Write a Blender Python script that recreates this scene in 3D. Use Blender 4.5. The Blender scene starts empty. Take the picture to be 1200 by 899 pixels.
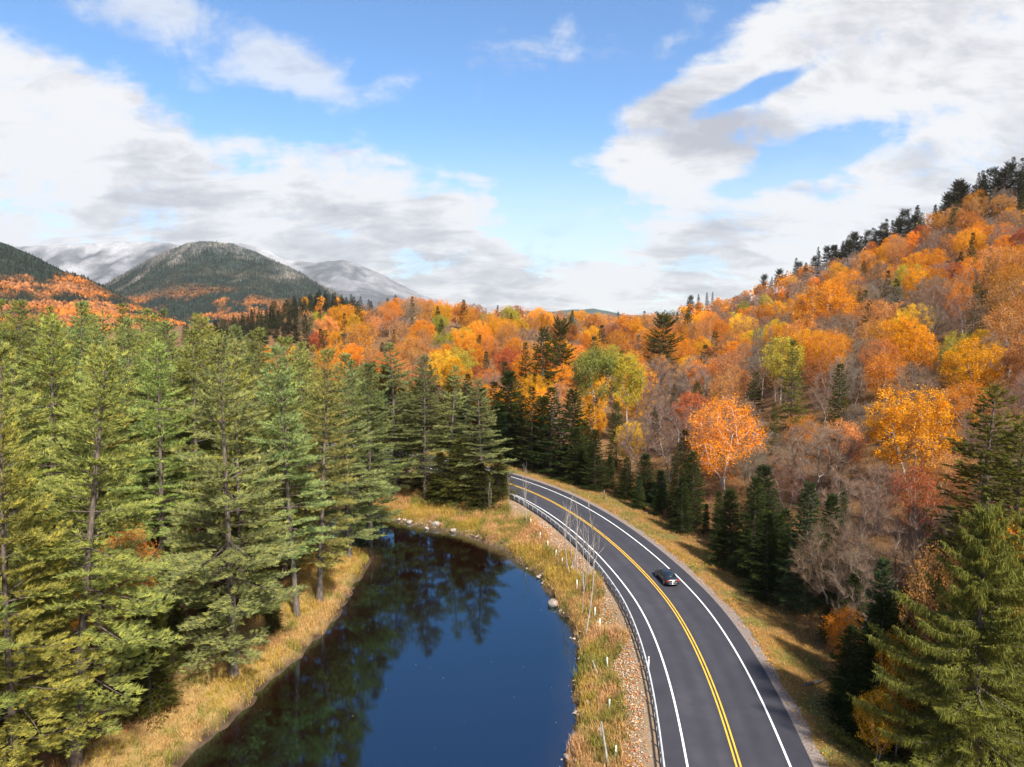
import bpy, bmesh, math, random
import numpy as np
from mathutils import Vector, Matrix
R = math.radians
S = bpy.context.scene
COL = S.collection
# ------------------------------------------------------------------ camera
FPX, HOR, CAMZ = 820.0, 368.0, 30.0
PITCH = math.atan((449.5 - HOR) / FPX)
cp, sp = math.cos(PITCH), math.sin(PITCH)
cam = bpy.data.cameras.new('camera')
cam.sensor_width = 36; cam.lens = FPX / 1200 * 36; cam.clip_end = 30000; cam.clip_start = .5
camo = bpy.data.objects.new('camera', cam); COL.objects.link(camo)
camo.location = (0, 0, CAMZ); camo.rotation_euler = (R(90) - PITCH, 0, 0)
S.camera = camo
# ------------------------------------------------------------------ view and light
S.view_settings.view_transform = 'Standard'; S.view_settings.look = 'None'
S.view_settings.exposure = 1.25; S.view_settings.gamma = 1
S.cycles.max_bounces = 6; S.cycles.diffuse_bounces = 3; S.cycles.glossy_bounces = 3
S.cycles.transmission_bounces = 3; S.cycles.volume_bounces = 0; S.cycles.transparent_max_bounces = 6
S.cycles.use_denoising = True; S.cycles.sample_clamp_indirect = 3
HAZE = 0.000035
SUN_AZ, SUN_EL = R(152), R(46)           # azimuth from +Y towards +X
sl = bpy.data.lights.new('sun', 'SUN'); sl.energy = 4.2; sl.angle = R(4); sl.color = (1, .95, .86)
so = bpy.data.objects.new('sun', sl); COL.objects.link(so)
sd_ = Vector((math.sin(SUN_AZ) * math.cos(SUN_EL), math.cos(SUN_AZ) * math.cos(SUN_EL), math.sin(SUN_EL)))
so.rotation_euler = sd_.to_track_quat('Z', 'Y').to_euler(); so.location = (-60, -60, 120)

def px_dir(u, v):
    x = (u - 600) / FPX; yd = (v - 449.5) / FPX
    return x, cp - yd * sp, -(sp + yd * cp)
def px_azel(u, v):
    x, y, z = px_dir(u, v)
    return math.atan2(x, y), math.atan2(z, math.hypot(x, y))

class NT:
    """small helper for node trees"""
    def __init__(s, tree): s.t = tree; s.n = tree.nodes; s.l = tree.links
    def node(s, typ, **kw):
        n = s.n.new(typ)
        for k, v in kw.items(): setattr(n, k, v)
        return n
    def put(s, sock, v):
        if hasattr(v, 'is_linked') or isinstance(v, bpy.types.NodeSocket): s.l.new(v, sock)
        else: sock.default_value = v
    def math(s, op, a, b=0.0, c=None, clamp=False):
        n = s.node('ShaderNodeMath', operation=op, use_clamp=clamp)
        s.put(n.inputs[0], a); s.put(n.inputs[1], b)
        if c is not None: s.put(n.inputs[2], c)
        return n.outputs[0]
    def mix(s, f, a, b, blend='MIX'):
        n = s.node('ShaderNodeMix', data_type='RGBA', blend_type=blend)
        s.put(n.inputs[0], f); s.put(n.inputs[6], a); s.put(n.inputs[7], b)
        return n.outputs[2]
    def sstep(s, x, a, b):
        n = s.node('ShaderNodeMapRange', interpolation_type='SMOOTHSTEP')
        s.put(n.inputs[0], x); s.put(n.inputs[1], a); s.put(n.inputs[2], b)
        return n.outputs[0]
    def noise(s, vec, scale, detail=4, rough=.55, dist=0.0):
        n = s.node('ShaderNodeTexNoise')
        if vec is not None: s.put(n.inputs['Vector'], vec)
        s.put(n.inputs['Scale'], scale); s.put(n.inputs['Detail'], detail)
        s.put(n.inputs['Roughness'], rough); s.put(n.inputs['Distortion'], dist)
        return n.outputs['Fac']
    def ramp(s, f, stops):
        n = s.node('ShaderNodeValToRGB'); cr = n.color_ramp
        while len(cr.elements) < len(stops): cr.elements.new(.5)
        for e, (p, c) in zip(cr.elements, stops):
            e.position = p; e.color = (*c, 1) if len(c) == 3 else c
        s.put(n.inputs[0], f); return n.outputs[0]
    def curve(s, x, pts):
        """piecewise smooth function of x given as (x, y) pairs"""
        xs = [p[0] for p in pts]; ys = [p[1] for p in pts]
        x0, x1, y0, y1 = min(xs), max(xs), min(ys), max(ys)
        m = s.node('ShaderNodeMapRange'); m.clamp = True
        s.put(m.inputs[0], x); s.put(m.inputs[1], x0); s.put(m.inputs[2], x1)
        n = s.node('ShaderNodeFloatCurve'); c = n.mapping.curves[0]
        q = [((a - x0) / (x1 - x0), (b - y0) / (y1 - y0)) for a, b in pts]
        while len(c.points) < len(q): c.points.new(.5, .5)
        for p, (a, b) in zip(c.points, q): p.location = (a, b); p.handle_type = 'AUTO'
        n.mapping.update(); s.put(n.inputs['Value'], m.outputs[0])
        return s.math('MULTIPLY_ADD', n.outputs[0], y1 - y0, y0)

# ------------------------------------------------------------------ sky
world = bpy.data.worlds.new('World'); S.world = world; world.use_nodes = True
w = NT(world.node_tree); w.n.clear()
tc = w.node('ShaderNodeTexCoord').outputs['Generated']
sx = w.node('ShaderNodeSeparateXYZ'); w.put(sx.inputs[0], tc)
X, Y, Z = sx.outputs
az = w.math('ARCTAN2', X, Y); el = w.math('ARCSINE', Z)
sky = w.node('ShaderNodeTexSky', sky_type='NISHITA'); sky.sun_disc = False
sky.sun_elevation = SUN_EL; sky.sun_rotation = SUN_AZ % (2 * math.pi); sky.altitude = 600
sky.air_density = 1.0; sky.dust_density = .35; sky.ozone_density = 2.2
# a flat cloud layer seen in perspective
zc = w.math('ADD', w.math('MAXIMUM', Z, 0.0), .30)
cv = w.node('ShaderNodeCombineXYZ')
w.put(cv.inputs[0], w.math('DIVIDE', X, zc)); w.put(cv.inputs[1], w.math('DIVIDE', Y, zc)); w.put(cv.inputs[2], 3.1)
mp = w.node('ShaderNodeMapping'); w.put(mp.inputs[0], cv.outputs[0]); mp.inputs['Rotation'].default_value = (0, 0, R(-38)); mp.inputs['Scale'].default_value = (.8, 1.35, 1)
n_big = w.noise(mp.outputs[0], 1.15, 8, .58, .2)
n_fine = w.noise(mp.outputs[0], 4.2, 9, .62, .3)
n3 = w.noise(tc, 11.0, 8, .64, .35)
nz = w.math('SUBTRACT', w.math('ADD', w.math('MULTIPLY', n_big, .34), w.math('ADD', w.math('MULTIPLY', n_fine, .34), w.math('MULTIPLY', n3, .32))), .5)
AE = px_azel
def pts_az(l): return [(AE(u, v)[0], AE(u, v)[1]) for u, v in l]
# bank on the left: everything below this line
topl = w.curve(az, [(-1.6, .36), (-.95, .37)] + pts_az([(0, 28), (90, 62), (170, 92), (250, 140), (400, 172), (500, 202), (580, 232), (650, 262), (760, 265), (900, 260), (1200, 250)]) + [(1.6, .14)])
b_left = w.sstep(w.math('SUBTRACT', topl, el), -.07, .09)
# bank on the right: everything beyond this line
edr = w.curve(el, [(-.1, AE(650, 368)[0]), (AE(600, 300)[1], AE(700, 300)[0]), (AE(600, 240)[1], AE(745, 240)[0]), (AE(600, 205)[1], AE(682, 205)[0]), (AE(600, 140)[1], AE(700, 140)[0]), (AE(600, 100)[1], AE(770, 95)[0]), (AE(600, 60)[1], AE(830, 55)[0]), (AE(600, 0)[1], AE(915, 0)[0]), (.75, 1.15)])
b_right = w.sstep(w.math('SUBTRACT', az, edr), -.06, .08)
def blob(u, v, ru, rv, rot=0.0):
    a0, e0 = AE(u, v); c, s_ = math.cos(rot), math.sin(rot)
    da = w.math('SUBTRACT', az, a0); de = w.math('SUBTRACT', el, e0)
    p = w.math('ADD', w.math('MULTIPLY', da, c / (ru / FPX)), w.math('MULTIPLY', de, s_ / (ru / FPX)))
    q = w.math('ADD', w.math('MULTIPLY', da, -s_ / (rv / FPX)), w.math('MULTIPLY', de, c / (rv / FPX)))
    r2 = w.math('ADD', w.math('MULTIPLY', p, p), w.math('MULTIPLY', q, q))
    return w.math('POWER', 2.718, w.math('MULTIPLY', r2, -1.0))
holes = w.math('ADD', blob(930, 192, 110, 21, R(16)), w.math('MULTIPLY', blob(885, 106, 75, 10, R(18)), .8))
holes = w.math('ADD', holes, w.math('MULTIPLY', blob(640, 285, 80, 18, 0), .35))
wisp = w.math('ADD', w.math('MULTIPLY', blob(220, 35, 200, 55, R(-18)), .62), w.math('MULTIPLY', blob(720, 40, 200, 50, R(12)), .50))
wisp = w.math('ADD', wisp, w.math('MULTIPLY', blob(345, 80, 60, 22, R(-18)), .55))
wisp = w.math('ADD', wisp, w.math('MULTIPLY', blob(490, 92, 40, 14, 0), .3))
bank = w.math('MAXIMUM', b_left, b_right)
bank = w.math('SUBTRACT', bank, holes)
behind = w.math('MULTIPLY', w.sstep(Y, .25, -.3), .45)
base = w.math('MAXIMUM', w.math('MAXIMUM', bank, wisp), behind)
dens = w.math('ADD', w.math('MULTIPLY_ADD', base, 1.35, -.28), w.math('MULTIPLY', nz, 5.6))
cov = w.math('MAXIMUM', w.math('MULTIPLY', w.sstep(dens, .22, .95), w.math('MULTIPLY_ADD', w.sstep(bank, -.15, .45), .36, .64)), w.math('MULTIPLY', w.sstep(el, .27, .02), .72))
grey = w.noise(mp.outputs[0], 1.15, 5, .55, .3)
g2 = w.noise(tc, 5.5, 5, .55, .2)
g3 = w.noise(mp.outputs[0], 4.5, 8, .65, .6)
tone = w.math('ADD', w.math('MULTIPLY', grey, .34), w.math('ADD', w.math('MULTIPLY', g2, .33), w.math('MULTIPLY', g3, .33)))
tone = w.math('SUBTRACT', tone, w.math('MULTIPLY', w.sstep(dens, .7, 1.7), .05))
tone = w.math('ADD', tone, .03)
ccol = w.ramp(tone, [(.42, (.23, .234, .258)), (.48, (.305, .307, .322)), (.535, (.40, .40, .405))])
skyc = w.mix(1.0, sky.outputs[0], (.056, .075, .089, 1), 'MULTIPLY')
final = w.mix(w.math('MULTIPLY', cov, .97), skyc, ccol)
bg = w.node('ShaderNodeBackground'); w.put(bg.inputs[0], final); bg.inputs[1].default_value = 1.0
wo = w.node('ShaderNodeOutputWorld'); w.l.new(bg.outputs[0], wo.inputs[0])
# the sky texture is scaled by the 0.085-0.10 tint above, the cloud layer carries its own radiance

# ------------------------------------------------------------------ helpers
rng = np.random.default_rng(7); rnd = random.Random(11)
def project(x, y, z):
    d = y * cp + (CAMZ - z) * sp; dn = (CAMZ - z) * cp - y * sp
    return 600 + FPX * x / d, 449.5 + FPX * dn / d
def at(u, v, z=0.0):
    x, y, dz = px_dir(u, v); t = (z - CAMZ) / dz
    return x * t, y * t
def at_depth(u, v, depth):
    x, y, dz = px_dir(u, v); t = depth / y
    return x * t, depth, CAMZ + dz * t
def ss(a, b, x):
    t = np.clip((np.asarray(x, float) - a) / (b - a), 0, 1); return t * t * (3 - 2 * t)
_lat = np.random.default_rng(3).random((256, 256))
def vnoise(x, y):
    x = np.asarray(x, float); y = np.asarray(y, float)
    xi = np.floor(x).astype(int); yi = np.floor(y).astype(int); fx = x - xi; fy = y - yi
    fx = fx * fx * (3 - 2 * fx); fy = fy * fy * (3 - 2 * fy)
    g = lambda a, b: _lat[a & 255, b & 255]
    return (g(xi, yi) * (1 - fx) + g(xi + 1, yi) * fx) * (1 - fy) + (g(xi, yi + 1) * (1 - fx) + g(xi + 1, yi + 1) * fx) * fy
def fbm(x, y, o=4):
    s = 0; a = .5; t = 0
    for i in range(o):
        s = s + a * vnoise(x * 2 ** i + 17 * i, y * 2 ** i + 31 * i); t += a; a *= .5
    return s / t

def make_mesh(name, V, faces, mats, midx=None, attrs=None, smooth=False):
    """faces: list of (n,3)/(n,4) int arrays; midx: material index per face; attrs: name -> (domain, type, array)"""
    me = bpy.data.meshes.new(name)
    V = np.asarray(V, np.float32).reshape(-1, 3)
    faces = [np.asarray(f, np.int32) for f in faces if len(f)]
    nf = sum(len(f) for f in faces); nl = sum(f.size for f in faces)
    me.vertices.add(len(V)); me.vertices.foreach_set('co', V.ravel())
    me.loops.add(nl); me.polygons.add(nf)
    me.loops.foreach_set('vertex_index', np.concatenate([f.ravel() for f in faces]))
    tot = np.concatenate([np.full(len(f), f.shape[1], np.int32) for f in faces])
    st = np.concatenate([[0], np.cumsum(tot)[:-1]]).astype(np.int32)
    me.polygons.foreach_set('loop_start', st)
    try: me.polygons.foreach_set('loop_total', tot)
    except Exception: pass
    for m in mats: me.materials.append(m)
    if midx is not None: me.polygons.foreach_set('material_index', np.asarray(midx, np.int32))
    if smooth: me.polygons.foreach_set('use_smooth', np.ones(nf, bool))
    for k, (dom, typ, arr) in (attrs or {}).items():
        a = me.attributes.new(k, typ, dom); arr = np.asarray(arr, np.float32)
        if typ == 'FLOAT_COLOR':
            if arr.shape[1] == 3: arr = np.concatenate([arr, np.ones((len(arr), 1), np.float32)], 1)
            a.data.foreach_set('color', arr.ravel())
        else: a.data.foreach_set('value', arr.ravel())
    me.update(calc_edges=True); me.validate()
    return me
def link(name, me, parent=None, **props):
    o = bpy.data.objects.new(name, me); COL.objects.link(o)
    if parent: o.parent = parent
    for k, v in props.items(): o[k] = v
    return o
def empty(name, loc, rz=0.0, label=None, cat=None, group=None):
    o = bpy.data.objects.new(name, None); COL.objects.link(o); o.empty_display_size = .3
    o.location = loc; o.rotation_euler = (0, 0, rz)
    if label: o['label'] = label
    if cat: o['category'] = cat
    if group: o['group'] = group
    return o
def tag(o, label, cat, group=None):
    o['label'] = label; o['category'] = cat
    if group: o['group'] = group
    return o

class Cloud:
    """collects triangles / quads with a per-face variation value"""
    def __init__(s): s.V = []; s.T = []; s.Q = []; s.tv = []; s.qv = []; s.tc = []; s.n = 0
    def tris(s, A, B, C, var, col=None):
        n = len(A)
        if n == 0: return
        V = np.stack([A, B, C], 1).reshape(-1, 3); s.V.append(V)
        s.T.append(np.arange(n * 3).reshape(-1, 3) + s.n); s.n += n * 3
        s.tv.append(np.broadcast_to(var, (n,)).astype(np.float32))
        if col is not None: s.tc.append(np.broadcast_to(col, (n, 3)))
    def quads(s, A, B, C, D, var, col=None):
        s.tris(A, B, C, var, col); s.tris(A, C, D, var, col)
    def mesh(s, name, mat):
        at_ = {'var': ('FACE', 'FLOAT', np.concatenate(s.tv))}
        if s.tc: at_['col'] = ('FACE', 'FLOAT_COLOR', np.concatenate(s.tc))
        return make_mesh(name, np.concatenate(s.V), [np.concatenate(s.T)], [mat], None, at_)
def unit(v): return v / np.maximum(np.linalg.norm(v, axis=-1, keepdims=True), 1e-9)
def rand_unit(n, g=rng): return unit(g.normal(size=(n, 3)))
def frame_of(D):
    ref = np.where(np.abs(D[:, 2:3]) > .95, np.array([[1., 0, 0]]), np.array([[0, 0, 1.]]))
    a = unit(np.cross(D, ref)); return a, np.cross(a, D)
def prisms(P0, P1, r0, r1, sides=3):
    """open tapering prisms for limbs; returns V, quads"""
    n = len(P0); D = unit(P1 - P0); a, b = frame_of(D)
    th = np.arange(sides) * 2 * np.pi / sides
    ring = np.cos(th)[None, :, None] * a[:, None] + np.sin(th)[None, :, None] * b[:, None]
    V = np.concatenate([P0[:, None] + ring * np.reshape(r0, (-1, 1, 1)), P1[:, None] + ring * np.reshape(r1, (-1, 1, 1))], 1).reshape(-1, 3)
    k = np.arange(sides); base = (np.arange(n) * 2 * sides)[:, None]
    F = np.stack([base + k, base + (k + 1) % sides, base + sides + (k + 1) % sides, base + sides + k], -1).reshape(-1, 4)
    return V, F
def tube(P, r, sides=8):
    P = np.asarray(P, float); n = len(P); D = unit(np.gradient(P, axis=0)); a, b = frame_of(D)
    th = np.arange(sides) * 2 * np.pi / sides
    V = (P[:, None] + (np.cos(th)[None, :, None] * a[:, None] + np.sin(th)[None, :, None] * b[:, None]) * np.reshape(r, (-1, 1, 1))).reshape(-1, 3)
    F = [[i * sides + k, i * sides + (k + 1) % sides, (i + 1) * sides + (k + 1) % sides, (i + 1) * sides + k] for i in range(n - 1) for k in range(sides)]
    return V, np.array(F)
def join(parts):
    V = []; F = []; n = 0
    for v, f in parts:
        V.append(v); F.append(f + n); n += len(v)
    return np.concatenate(V), np.concatenate(F)

# ------------------------------------------------------------------ materials
def mat(name):
    m = bpy.data.materials.new(name); m.use_nodes = True; t = NT(m.node_tree); t.n.clear()
    out = t.node('ShaderNodeOutputMaterial'); return m, t, out
def attr(t, name, typ='GEOMETRY'): return t.node('ShaderNodeAttribute', attribute_name=name, attribute_type=typ)
def foliage_mat(name, source, trans=.3, lo=.55, hi=1.35, warm=(1.25, 1.02, .55)):
    m, t, out = mat(name)
    if source == 'object':
        oi = t.node('ShaderNodeObjectInfo'); c = oi.outputs['Color']
    else: c = attr(t, 'col').outputs['Color']
    v = attr(t, 'var').outputs['Fac']
    k = t.math('MULTIPLY_ADD', v, hi - lo, lo)
    c1 = t.mix(1.0, c, t.mix(t.math('POWER', v, 2.0), (1, 1, 1, 1), (*warm, 1)), 'MULTIPLY')
    vm = t.node('ShaderNodeVectorMath', operation='SCALE'); t.l.new(c1, vm.inputs[0]); t.l.new(k, vm.inputs['Scale'])
    d = t.node('ShaderNodeBsdfDiffuse'); t.l.new(vm.outputs[0], d.inputs[0])
    tr = t.node('ShaderNodeBsdfTranslucent'); t.l.new(vm.outputs[0], tr.inputs[0])
    mx = t.node('ShaderNodeMixShader'); mx.inputs[0].default_value = trans
    t.l.new(d.outputs[0], mx.inputs[1]); t.l.new(tr.outputs[0], mx.inputs[2]); t.l.new(mx.outputs[0], out.inputs[0])
    return m
def noisy_mat(name, stops, scale=4.0, rough=.85, detail=6, bump=0.0, bscale=None, spec=.3, stretch=None, coord='Object', metal=0.0):
    m, t, out = mat(name); b = t.node('ShaderNodeBsdfPrincipled')
    vec = t.node('ShaderNodeTexCoord').outputs[coord]
    if stretch:
        mpn = t.node('ShaderNodeMapping'); mpn.inputs['Scale'].default_value = stretch; t.l.new(vec, mpn.inputs[0]); vec = mpn.outputs[0]
    f = t.noise(vec, scale, detail, .6)
    t.l.new(t.ramp(f, stops), b.inputs['Base Color']); b.inputs['Roughness'].default_value = rough
    b.inputs['Specular IOR Level'].default_value = spec; b.inputs['Metallic'].default_value = metal
    if bump:
        bp = t.node('ShaderNodeBump'); bp.inputs['Strength'].default_value = bump; bp.inputs['Distance'].default_value = .05
        t.l.new(t.noise(vec, bscale or scale * 3, 6, .65), bp.inputs['Height']); t.l.new(bp.outputs[0], b.inputs['Normal'])
    t.l.new(b.outputs[0], out.inputs[0]); return m
M_leaf = foliage_mat('leaf_foliage', 'object', .38, .72, 1.25, (1.15, 1.06, .75))
M_needle = foliage_mat('needle_foliage', 'object', .34, .55, 1.4, (1.2, 1.03, .62))
M_col = foliage_mat('massed_foliage', 'col', .28, .65, 1.35, (1.08, 1.0, .8))
M_bark = noisy_mat('pine_bark', [(.3, (.055, .042, .034)), (.55, (.14, .108, .088)), (.75, (.25, .20, .17))], 3.0, .9, 6, .8, 9, stretch=(3, 3, .7))
M_pale = noisy_mat('pale_bark', [(.3, (.17, .145, .125)), (.55, (.33, .29, .25)), (.75, (.50, .46, .41))], 2.0, .85, 5, .4, 9, stretch=(2, 2, 1))
M_birch = noisy_mat('birch_bark', [(.28, (.14, .12, .11)), (.42, (.50, .46, .42)), (.7, (.70, .66, .61))], 1.6, .8, 6, .3, 8, stretch=(1, 1, 2.2))
M_twig = noisy_mat('bare_twigs', [(.3, (.12, .085, .075)), (.7, (.27, .20, .18))], .8, .9, 3)
M_rock = noisy_mat('rock', [(.3, (.13, .10, .085)), (.5, (.28, .225, .19)), (.72, (.46, .39, .34))], 2.2, .85, 7, .6, 6)

# ------------------------------------------------------------------ road line
ctrl = np.array([(9.5, 12), (12.0, 24), (13.6, 33), (15.1, 43.8), (15.9, 50), (16.5, 57), (16.72, 63.8), (16.55, 70.5), (15.9, 75.5), (14.9, 82), (13.1, 90.3), (10.9, 98.4), (7.8, 107), (3.9, 115.3), (-2.2, 124.5), (-10, 133.5), (-20, 142), (-34, 151), (-52, 160), (-80, 170), (-120, 178)], float)
def spline(C, n=16):
    C = np.concatenate([[2 * C[0] - C[1]], C, [2 * C[-1] - C[-2]]]); out = []
    for i in range(1, len(C) - 2):
        t = np.linspace(0, 1, n, endpoint=False)[:, None]; p0, p1, p2, p3 = C[i - 1:i + 3]
        out.append(.5 * (2 * p1 + (p2 - p0) * t + (2 * p0 - 5 * p1 + 4 * p2 - p3) * t ** 2 + (3 * p1 - p0 - 3 * p2 + p3) * t ** 3))
    return np.concatenate(out + [C[-2:-1]])
def resample(P, step):
    L = np.concatenate([[0], np.cumsum(np.linalg.norm(np.diff(P, axis=0), axis=1))])
    s = np.arange(0, L[-1], step); return np.stack([np.interp(s, L, P[:, k]) for k in range(P.shape[1])], 1)
RL = resample(spline(ctrl), 1.0)
for _ in range(30): RL[1:-1] = (RL[:-2] + 2 * RL[1:-1] + RL[2:]) / 4
RT = unit(np.gradient(RL, axis=0)); RN = np.stack([RT[:, 1], -RT[:, 0]], 1)   # right-hand normal
RS = np.arange(len(RL), dtype=float)
def off(o, i=slice(None)): return RL[i] + RN[i] * o
def road_d(x, y):
    """signed offset from the road centre, right positive, and station"""
    x = np.atleast_1d(np.asarray(x, float)); y = np.atleast_1d(np.asarray(y, float)); shp = x.shape
    q = np.stack([x.ravel(), y.ravel()], 1); best = np.full(len(q), 1e9); idx = np.zeros(len(q), int)
    for k in range(0, len(RL), 2):
        d2 = ((q - RL[k]) ** 2).sum(1); m = d2 < best; best[m] = d2[m]; idx[m] = k
    dv = q - RL[idx]; sgn = (dv * RN[idx]).sum(1); al = (dv * RT[idx]).sum(1)
    d = np.where(np.abs(al) > 2.5, np.sign(sgn) * np.sqrt(best), sgn)
    return d.reshape(shp), (idx + al).reshape(shp)
# ------------------------------------------------------------------ pond outline
WZ = -2.3
def pw(l): return [at(u, v, WZ) for u, v in l]
shore_r = pw([(664, 915), (666, 885), (680, 850), (676, 825), (678, 800), (681, 770), (676, 745), (664, 722), (650, 704), (643, 690), (636, 675), (614, 660), (594, 647), (566, 633), (540, 625), (505, 618), (470, 611), (435, 604), (395, 600)])
shore_l = pw([(400, 640), (428, 655), (424, 670), (410, 690), (398, 715), (380, 738), (352, 766), (312, 798), (290, 822), (258, 853), (228, 878), (200, 905)])
pond = np.array([(2.5, 30), (3.2, 40)] + shore_r + [(-33, 108), (-31, 98)] + shore_l + [(-25, 40), (-26, 30), (-20, 16), (-6, 14)])
pond = resample(spline(np.concatenate([pond, pond[:1]]), 8), .7)
pond = pond + (np.stack([vnoise(pond[:, 0] * .9, pond[:, 1] * .9), vnoise(pond[:, 1] * .9 + 40, pond[:, 0] * .9)], 1) - .5) * .9
def pond_sd(x, y):
    """signed distance to the shore, negative in the water"""
    x = np.asarray(x, float); y = np.asarray(y, float); shp = x.shape; qx = x.ravel(); qy = y.ravel()
    res = np.full(qx.shape, 99.0); ins = np.zeros(qx.shape, bool)
    sel = (qx > -70) & (qx < 40) & (qy > -20) & (qy < 150)
    px_, py_ = qx[sel], qy[sel]; d2 = np.full(px_.shape, 1e9); c = np.zeros(px_.shape, bool)
    P = pond; Q = np.roll(pond, -1, axis=0)
    for (ax, ay), (bx, by) in zip(P, Q):
        ex, ey = bx - ax, by - ay; L = ex * ex + ey * ey + 1e-9
        t = np.clip(((px_ - ax) * ex + (py_ - ay) * ey) / L, 0, 1)
        d2 = np.minimum(d2, (px_ - ax - t * ex) ** 2 + (py_ - ay - t * ey) ** 2)
        if ay != by:
            cr = ((ay > py_) != (by > py_)) & (px_ < ex * (py_ - ay) / (by - ay) + ax); c ^= cr
    res[sel] = np.where(c, -1, 1) * np.sqrt(d2); return res.reshape(shp)
# ------------------------------------------------------------------ terrain height
def RIDGE(y): return np.interp(y, [-200, 310, 377, 490, 725, 1100, 1600, 3000], [88, 88, 77, 65, 39, 28, 24, 10])
def FOOT(y): return np.interp(y, [0, 40, 60, 100, 125, 160, 240, 350, 700, 1600], [26, 27, 28.5, 26, 24, 34, 60, 85, 110, 150])
def height(x, y, smooth=False):
    x = np.asarray(x, float); y = np.asarray(y, float)
    d, s = road_d(x, y); d = d.reshape(x.shape); sdist = pond_sd(x, y)
    t = (x - FOOT(y)) / (235 - FOOT(y))
    tt = np.clip(t, 0, 1); back = np.clip(t - 1, 0, 3)
    hr = RIDGE(y) * (tt ** 1.06) * (1 - .35 * np.clip(back, 0, 1.6)) - 6 * ss(.9, 1, tt) * 0
    amp = np.interp(x, [-400, -200, -130, -90, -50, 0, 50, 150, 400], [6, 4, 8, 18, 25, 21, 17, 17, 17])
    c = amp * ss(125, 370, y) * (1 - .35 * ss(700, 2500, y))
    h = np.maximum(hr, c) + 2.0 * np.exp(-((hr - c) / 5) ** 2) * (np.minimum(hr, c) > 1)
    h = h + 31 * np.exp(-((x + 178) / 62) ** 2 - ((y - 650) / 75) ** 2)
    h = h + (fbm(x / 22, y / 22) - .5) * 3.2 * ss(12, 40, np.abs(d)) * ss(4, 25, sdist)
    h = h - 1.0 + 2.2 * ss(0, 60, -x - 28) * (y < 400)
    side = np.where(d > 0, ss(6.0, 12.5, d), ss(5.9, 9.5, -d))
    lev = np.where(d > 0, -.25 * ss(5.8, 8, d), 0.0)
    h = lev * (1 - side) + h * side
    bank = ss(0, 5, sdist)
    h = np.where(sdist > 0, np.minimum(h, (WZ + .22 + .55 * ss(0, .5, sdist)) * (1 - bank) + h * bank), h)
    bed = WZ - .05 - 1.8 * ss(0, 6, -sdist)
    h = np.where(sdist <= 0, bed + .25 * (1 - ss(0, .35, -sdist)), h)
    return h
def hz(x, y): return float(height(np.array([float(x)]), np.array([float(y)]))[0])
def grid_axis(segs):
    out = []
    for a, b, st in segs: out.append(np.arange(a, b, st))
    return np.concatenate(out + [[segs[-1][1]]])
gx = grid_axis([(-9000, -1000, 500), (-1000, -300, 50), (-300, -70, 8), (-70, -40, 2), (-40, 36, .75), (36, 80, 2), (80, 320, 6), (320, 1000, 50), (1000, 9000, 500)])
gy = grid_axis([(-1500, -100, 100), (-100, 20, 8), (20, 36, 2), (36, 132, .8), (132, 200, 2.5), (200, 420, 7), (420, 900, 15), (900, 2000, 60), (2000, 14000, 500)])
GX, GY = np.meshgrid(gx, gy)
GZ = height(GX, GY); rd, rs_ = road_d(GX, GY); SDG = pond_sd(GX, GY)
GZ = np.where(np.abs(rd) < 5.9, GZ - .12, GZ)
nx_, ny_ = len(gx), len(gy); ii = np.arange(nx_ * ny_).reshape(ny_, nx_)
GF = np.stack([ii[:-1, :-1], ii[:-1, 1:], ii[1:, 1:], ii[1:, :-1]], -1).reshape(-1, 4)
# ground colour by what covers it: forest litter, dry grass, mown verge, muddy shore
forest = np.array([.115, .062, .03]); grass = np.array([.33, .215, .085]); olive = np.array([.17, .15, .045]); mud = np.array([.045, .028, .018]); slope = np.array([.17, .092, .042]); gravel = np.array([.27, .19, .125])
gcol = np.broadcast_to(forest, GX.shape + (3,)).copy()
def lay(c, m): 
    global gcol
    gcol = gcol * (1 - m[..., None]) + c * m[..., None]
pn = fbm(GX / 3.5, GY / 3.5)
lay(slope, (rd > 0) * ss(10, 14, rd))
lay(grass, (rd < 0) * ss(24, 20, -rd) * (GX > -26))
lay(grass, ss(7, 5, SDG))
lay(olive, (rd > 0) * ss(13, 11.5, rd) * ss(.42, .6, pn) * .9 + 0)
lay(np.array([.27, .15, .05]), (rd > 0) * ss(12.5, 11, rd) * ss(.62, .42, pn))
lay(olive, (rd < 0) * ss(20, 18, -rd) * ss(.5, .62, pn) * .7)
lay(gravel, (rd < 0) * ss(7.6, 6.2, -rd + (pn - .5) * 3))
lay(mud, ss(.45, .1, SDG))
lay(np.array([.09, .06, .04]), (SDG < 0) * 1.0)
m, t, out = mat('ground'); b = t.node('ShaderNodeBsdfPrincipled'); vec = t.node('ShaderNodeTexCoord').outputs['Object']
ga = attr(t, 'col').outputs['Color']
f1 = t.noise(vec, 2.2, 8, .7); f2 = t.noise(vec, 14, 4, .7)
k = t.math('ADD', t.math('MULTIPLY', f1, .9), t.math('MULTIPLY', f2, .8))
vm = t.node('ShaderNodeVectorMath', operation='SCALE'); t.l.new(ga, vm.inputs[0]); t.l.new(t.math('ADD', k, .12), vm.inputs['Scale'])
t.l.new(vm.outputs[0], b.inputs['Base Color']); b.inputs['Roughness'].default_value = .95; b.inputs['Specular IOR Level'].default_value = .1
bp = t.node('ShaderNodeBump'); bp.inputs['Strength'].default_value = .7; bp.inputs['Distance'].default_value = .12; t.l.new(f2, bp.inputs['Height']); t.l.new(bp.outputs[0], b.inputs['Normal'])
t.l.new(b.outputs[0], out.inputs[0]); M_ground = m
me = make_mesh('ground', np.stack([GX, GY, GZ], -1).reshape(-1, 3), [GF], [M_ground], None, {'col': ('POINT', 'FLOAT_COLOR', gcol.reshape(-1, 3))}, True)
link('ground', me, kind='structure')
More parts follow.
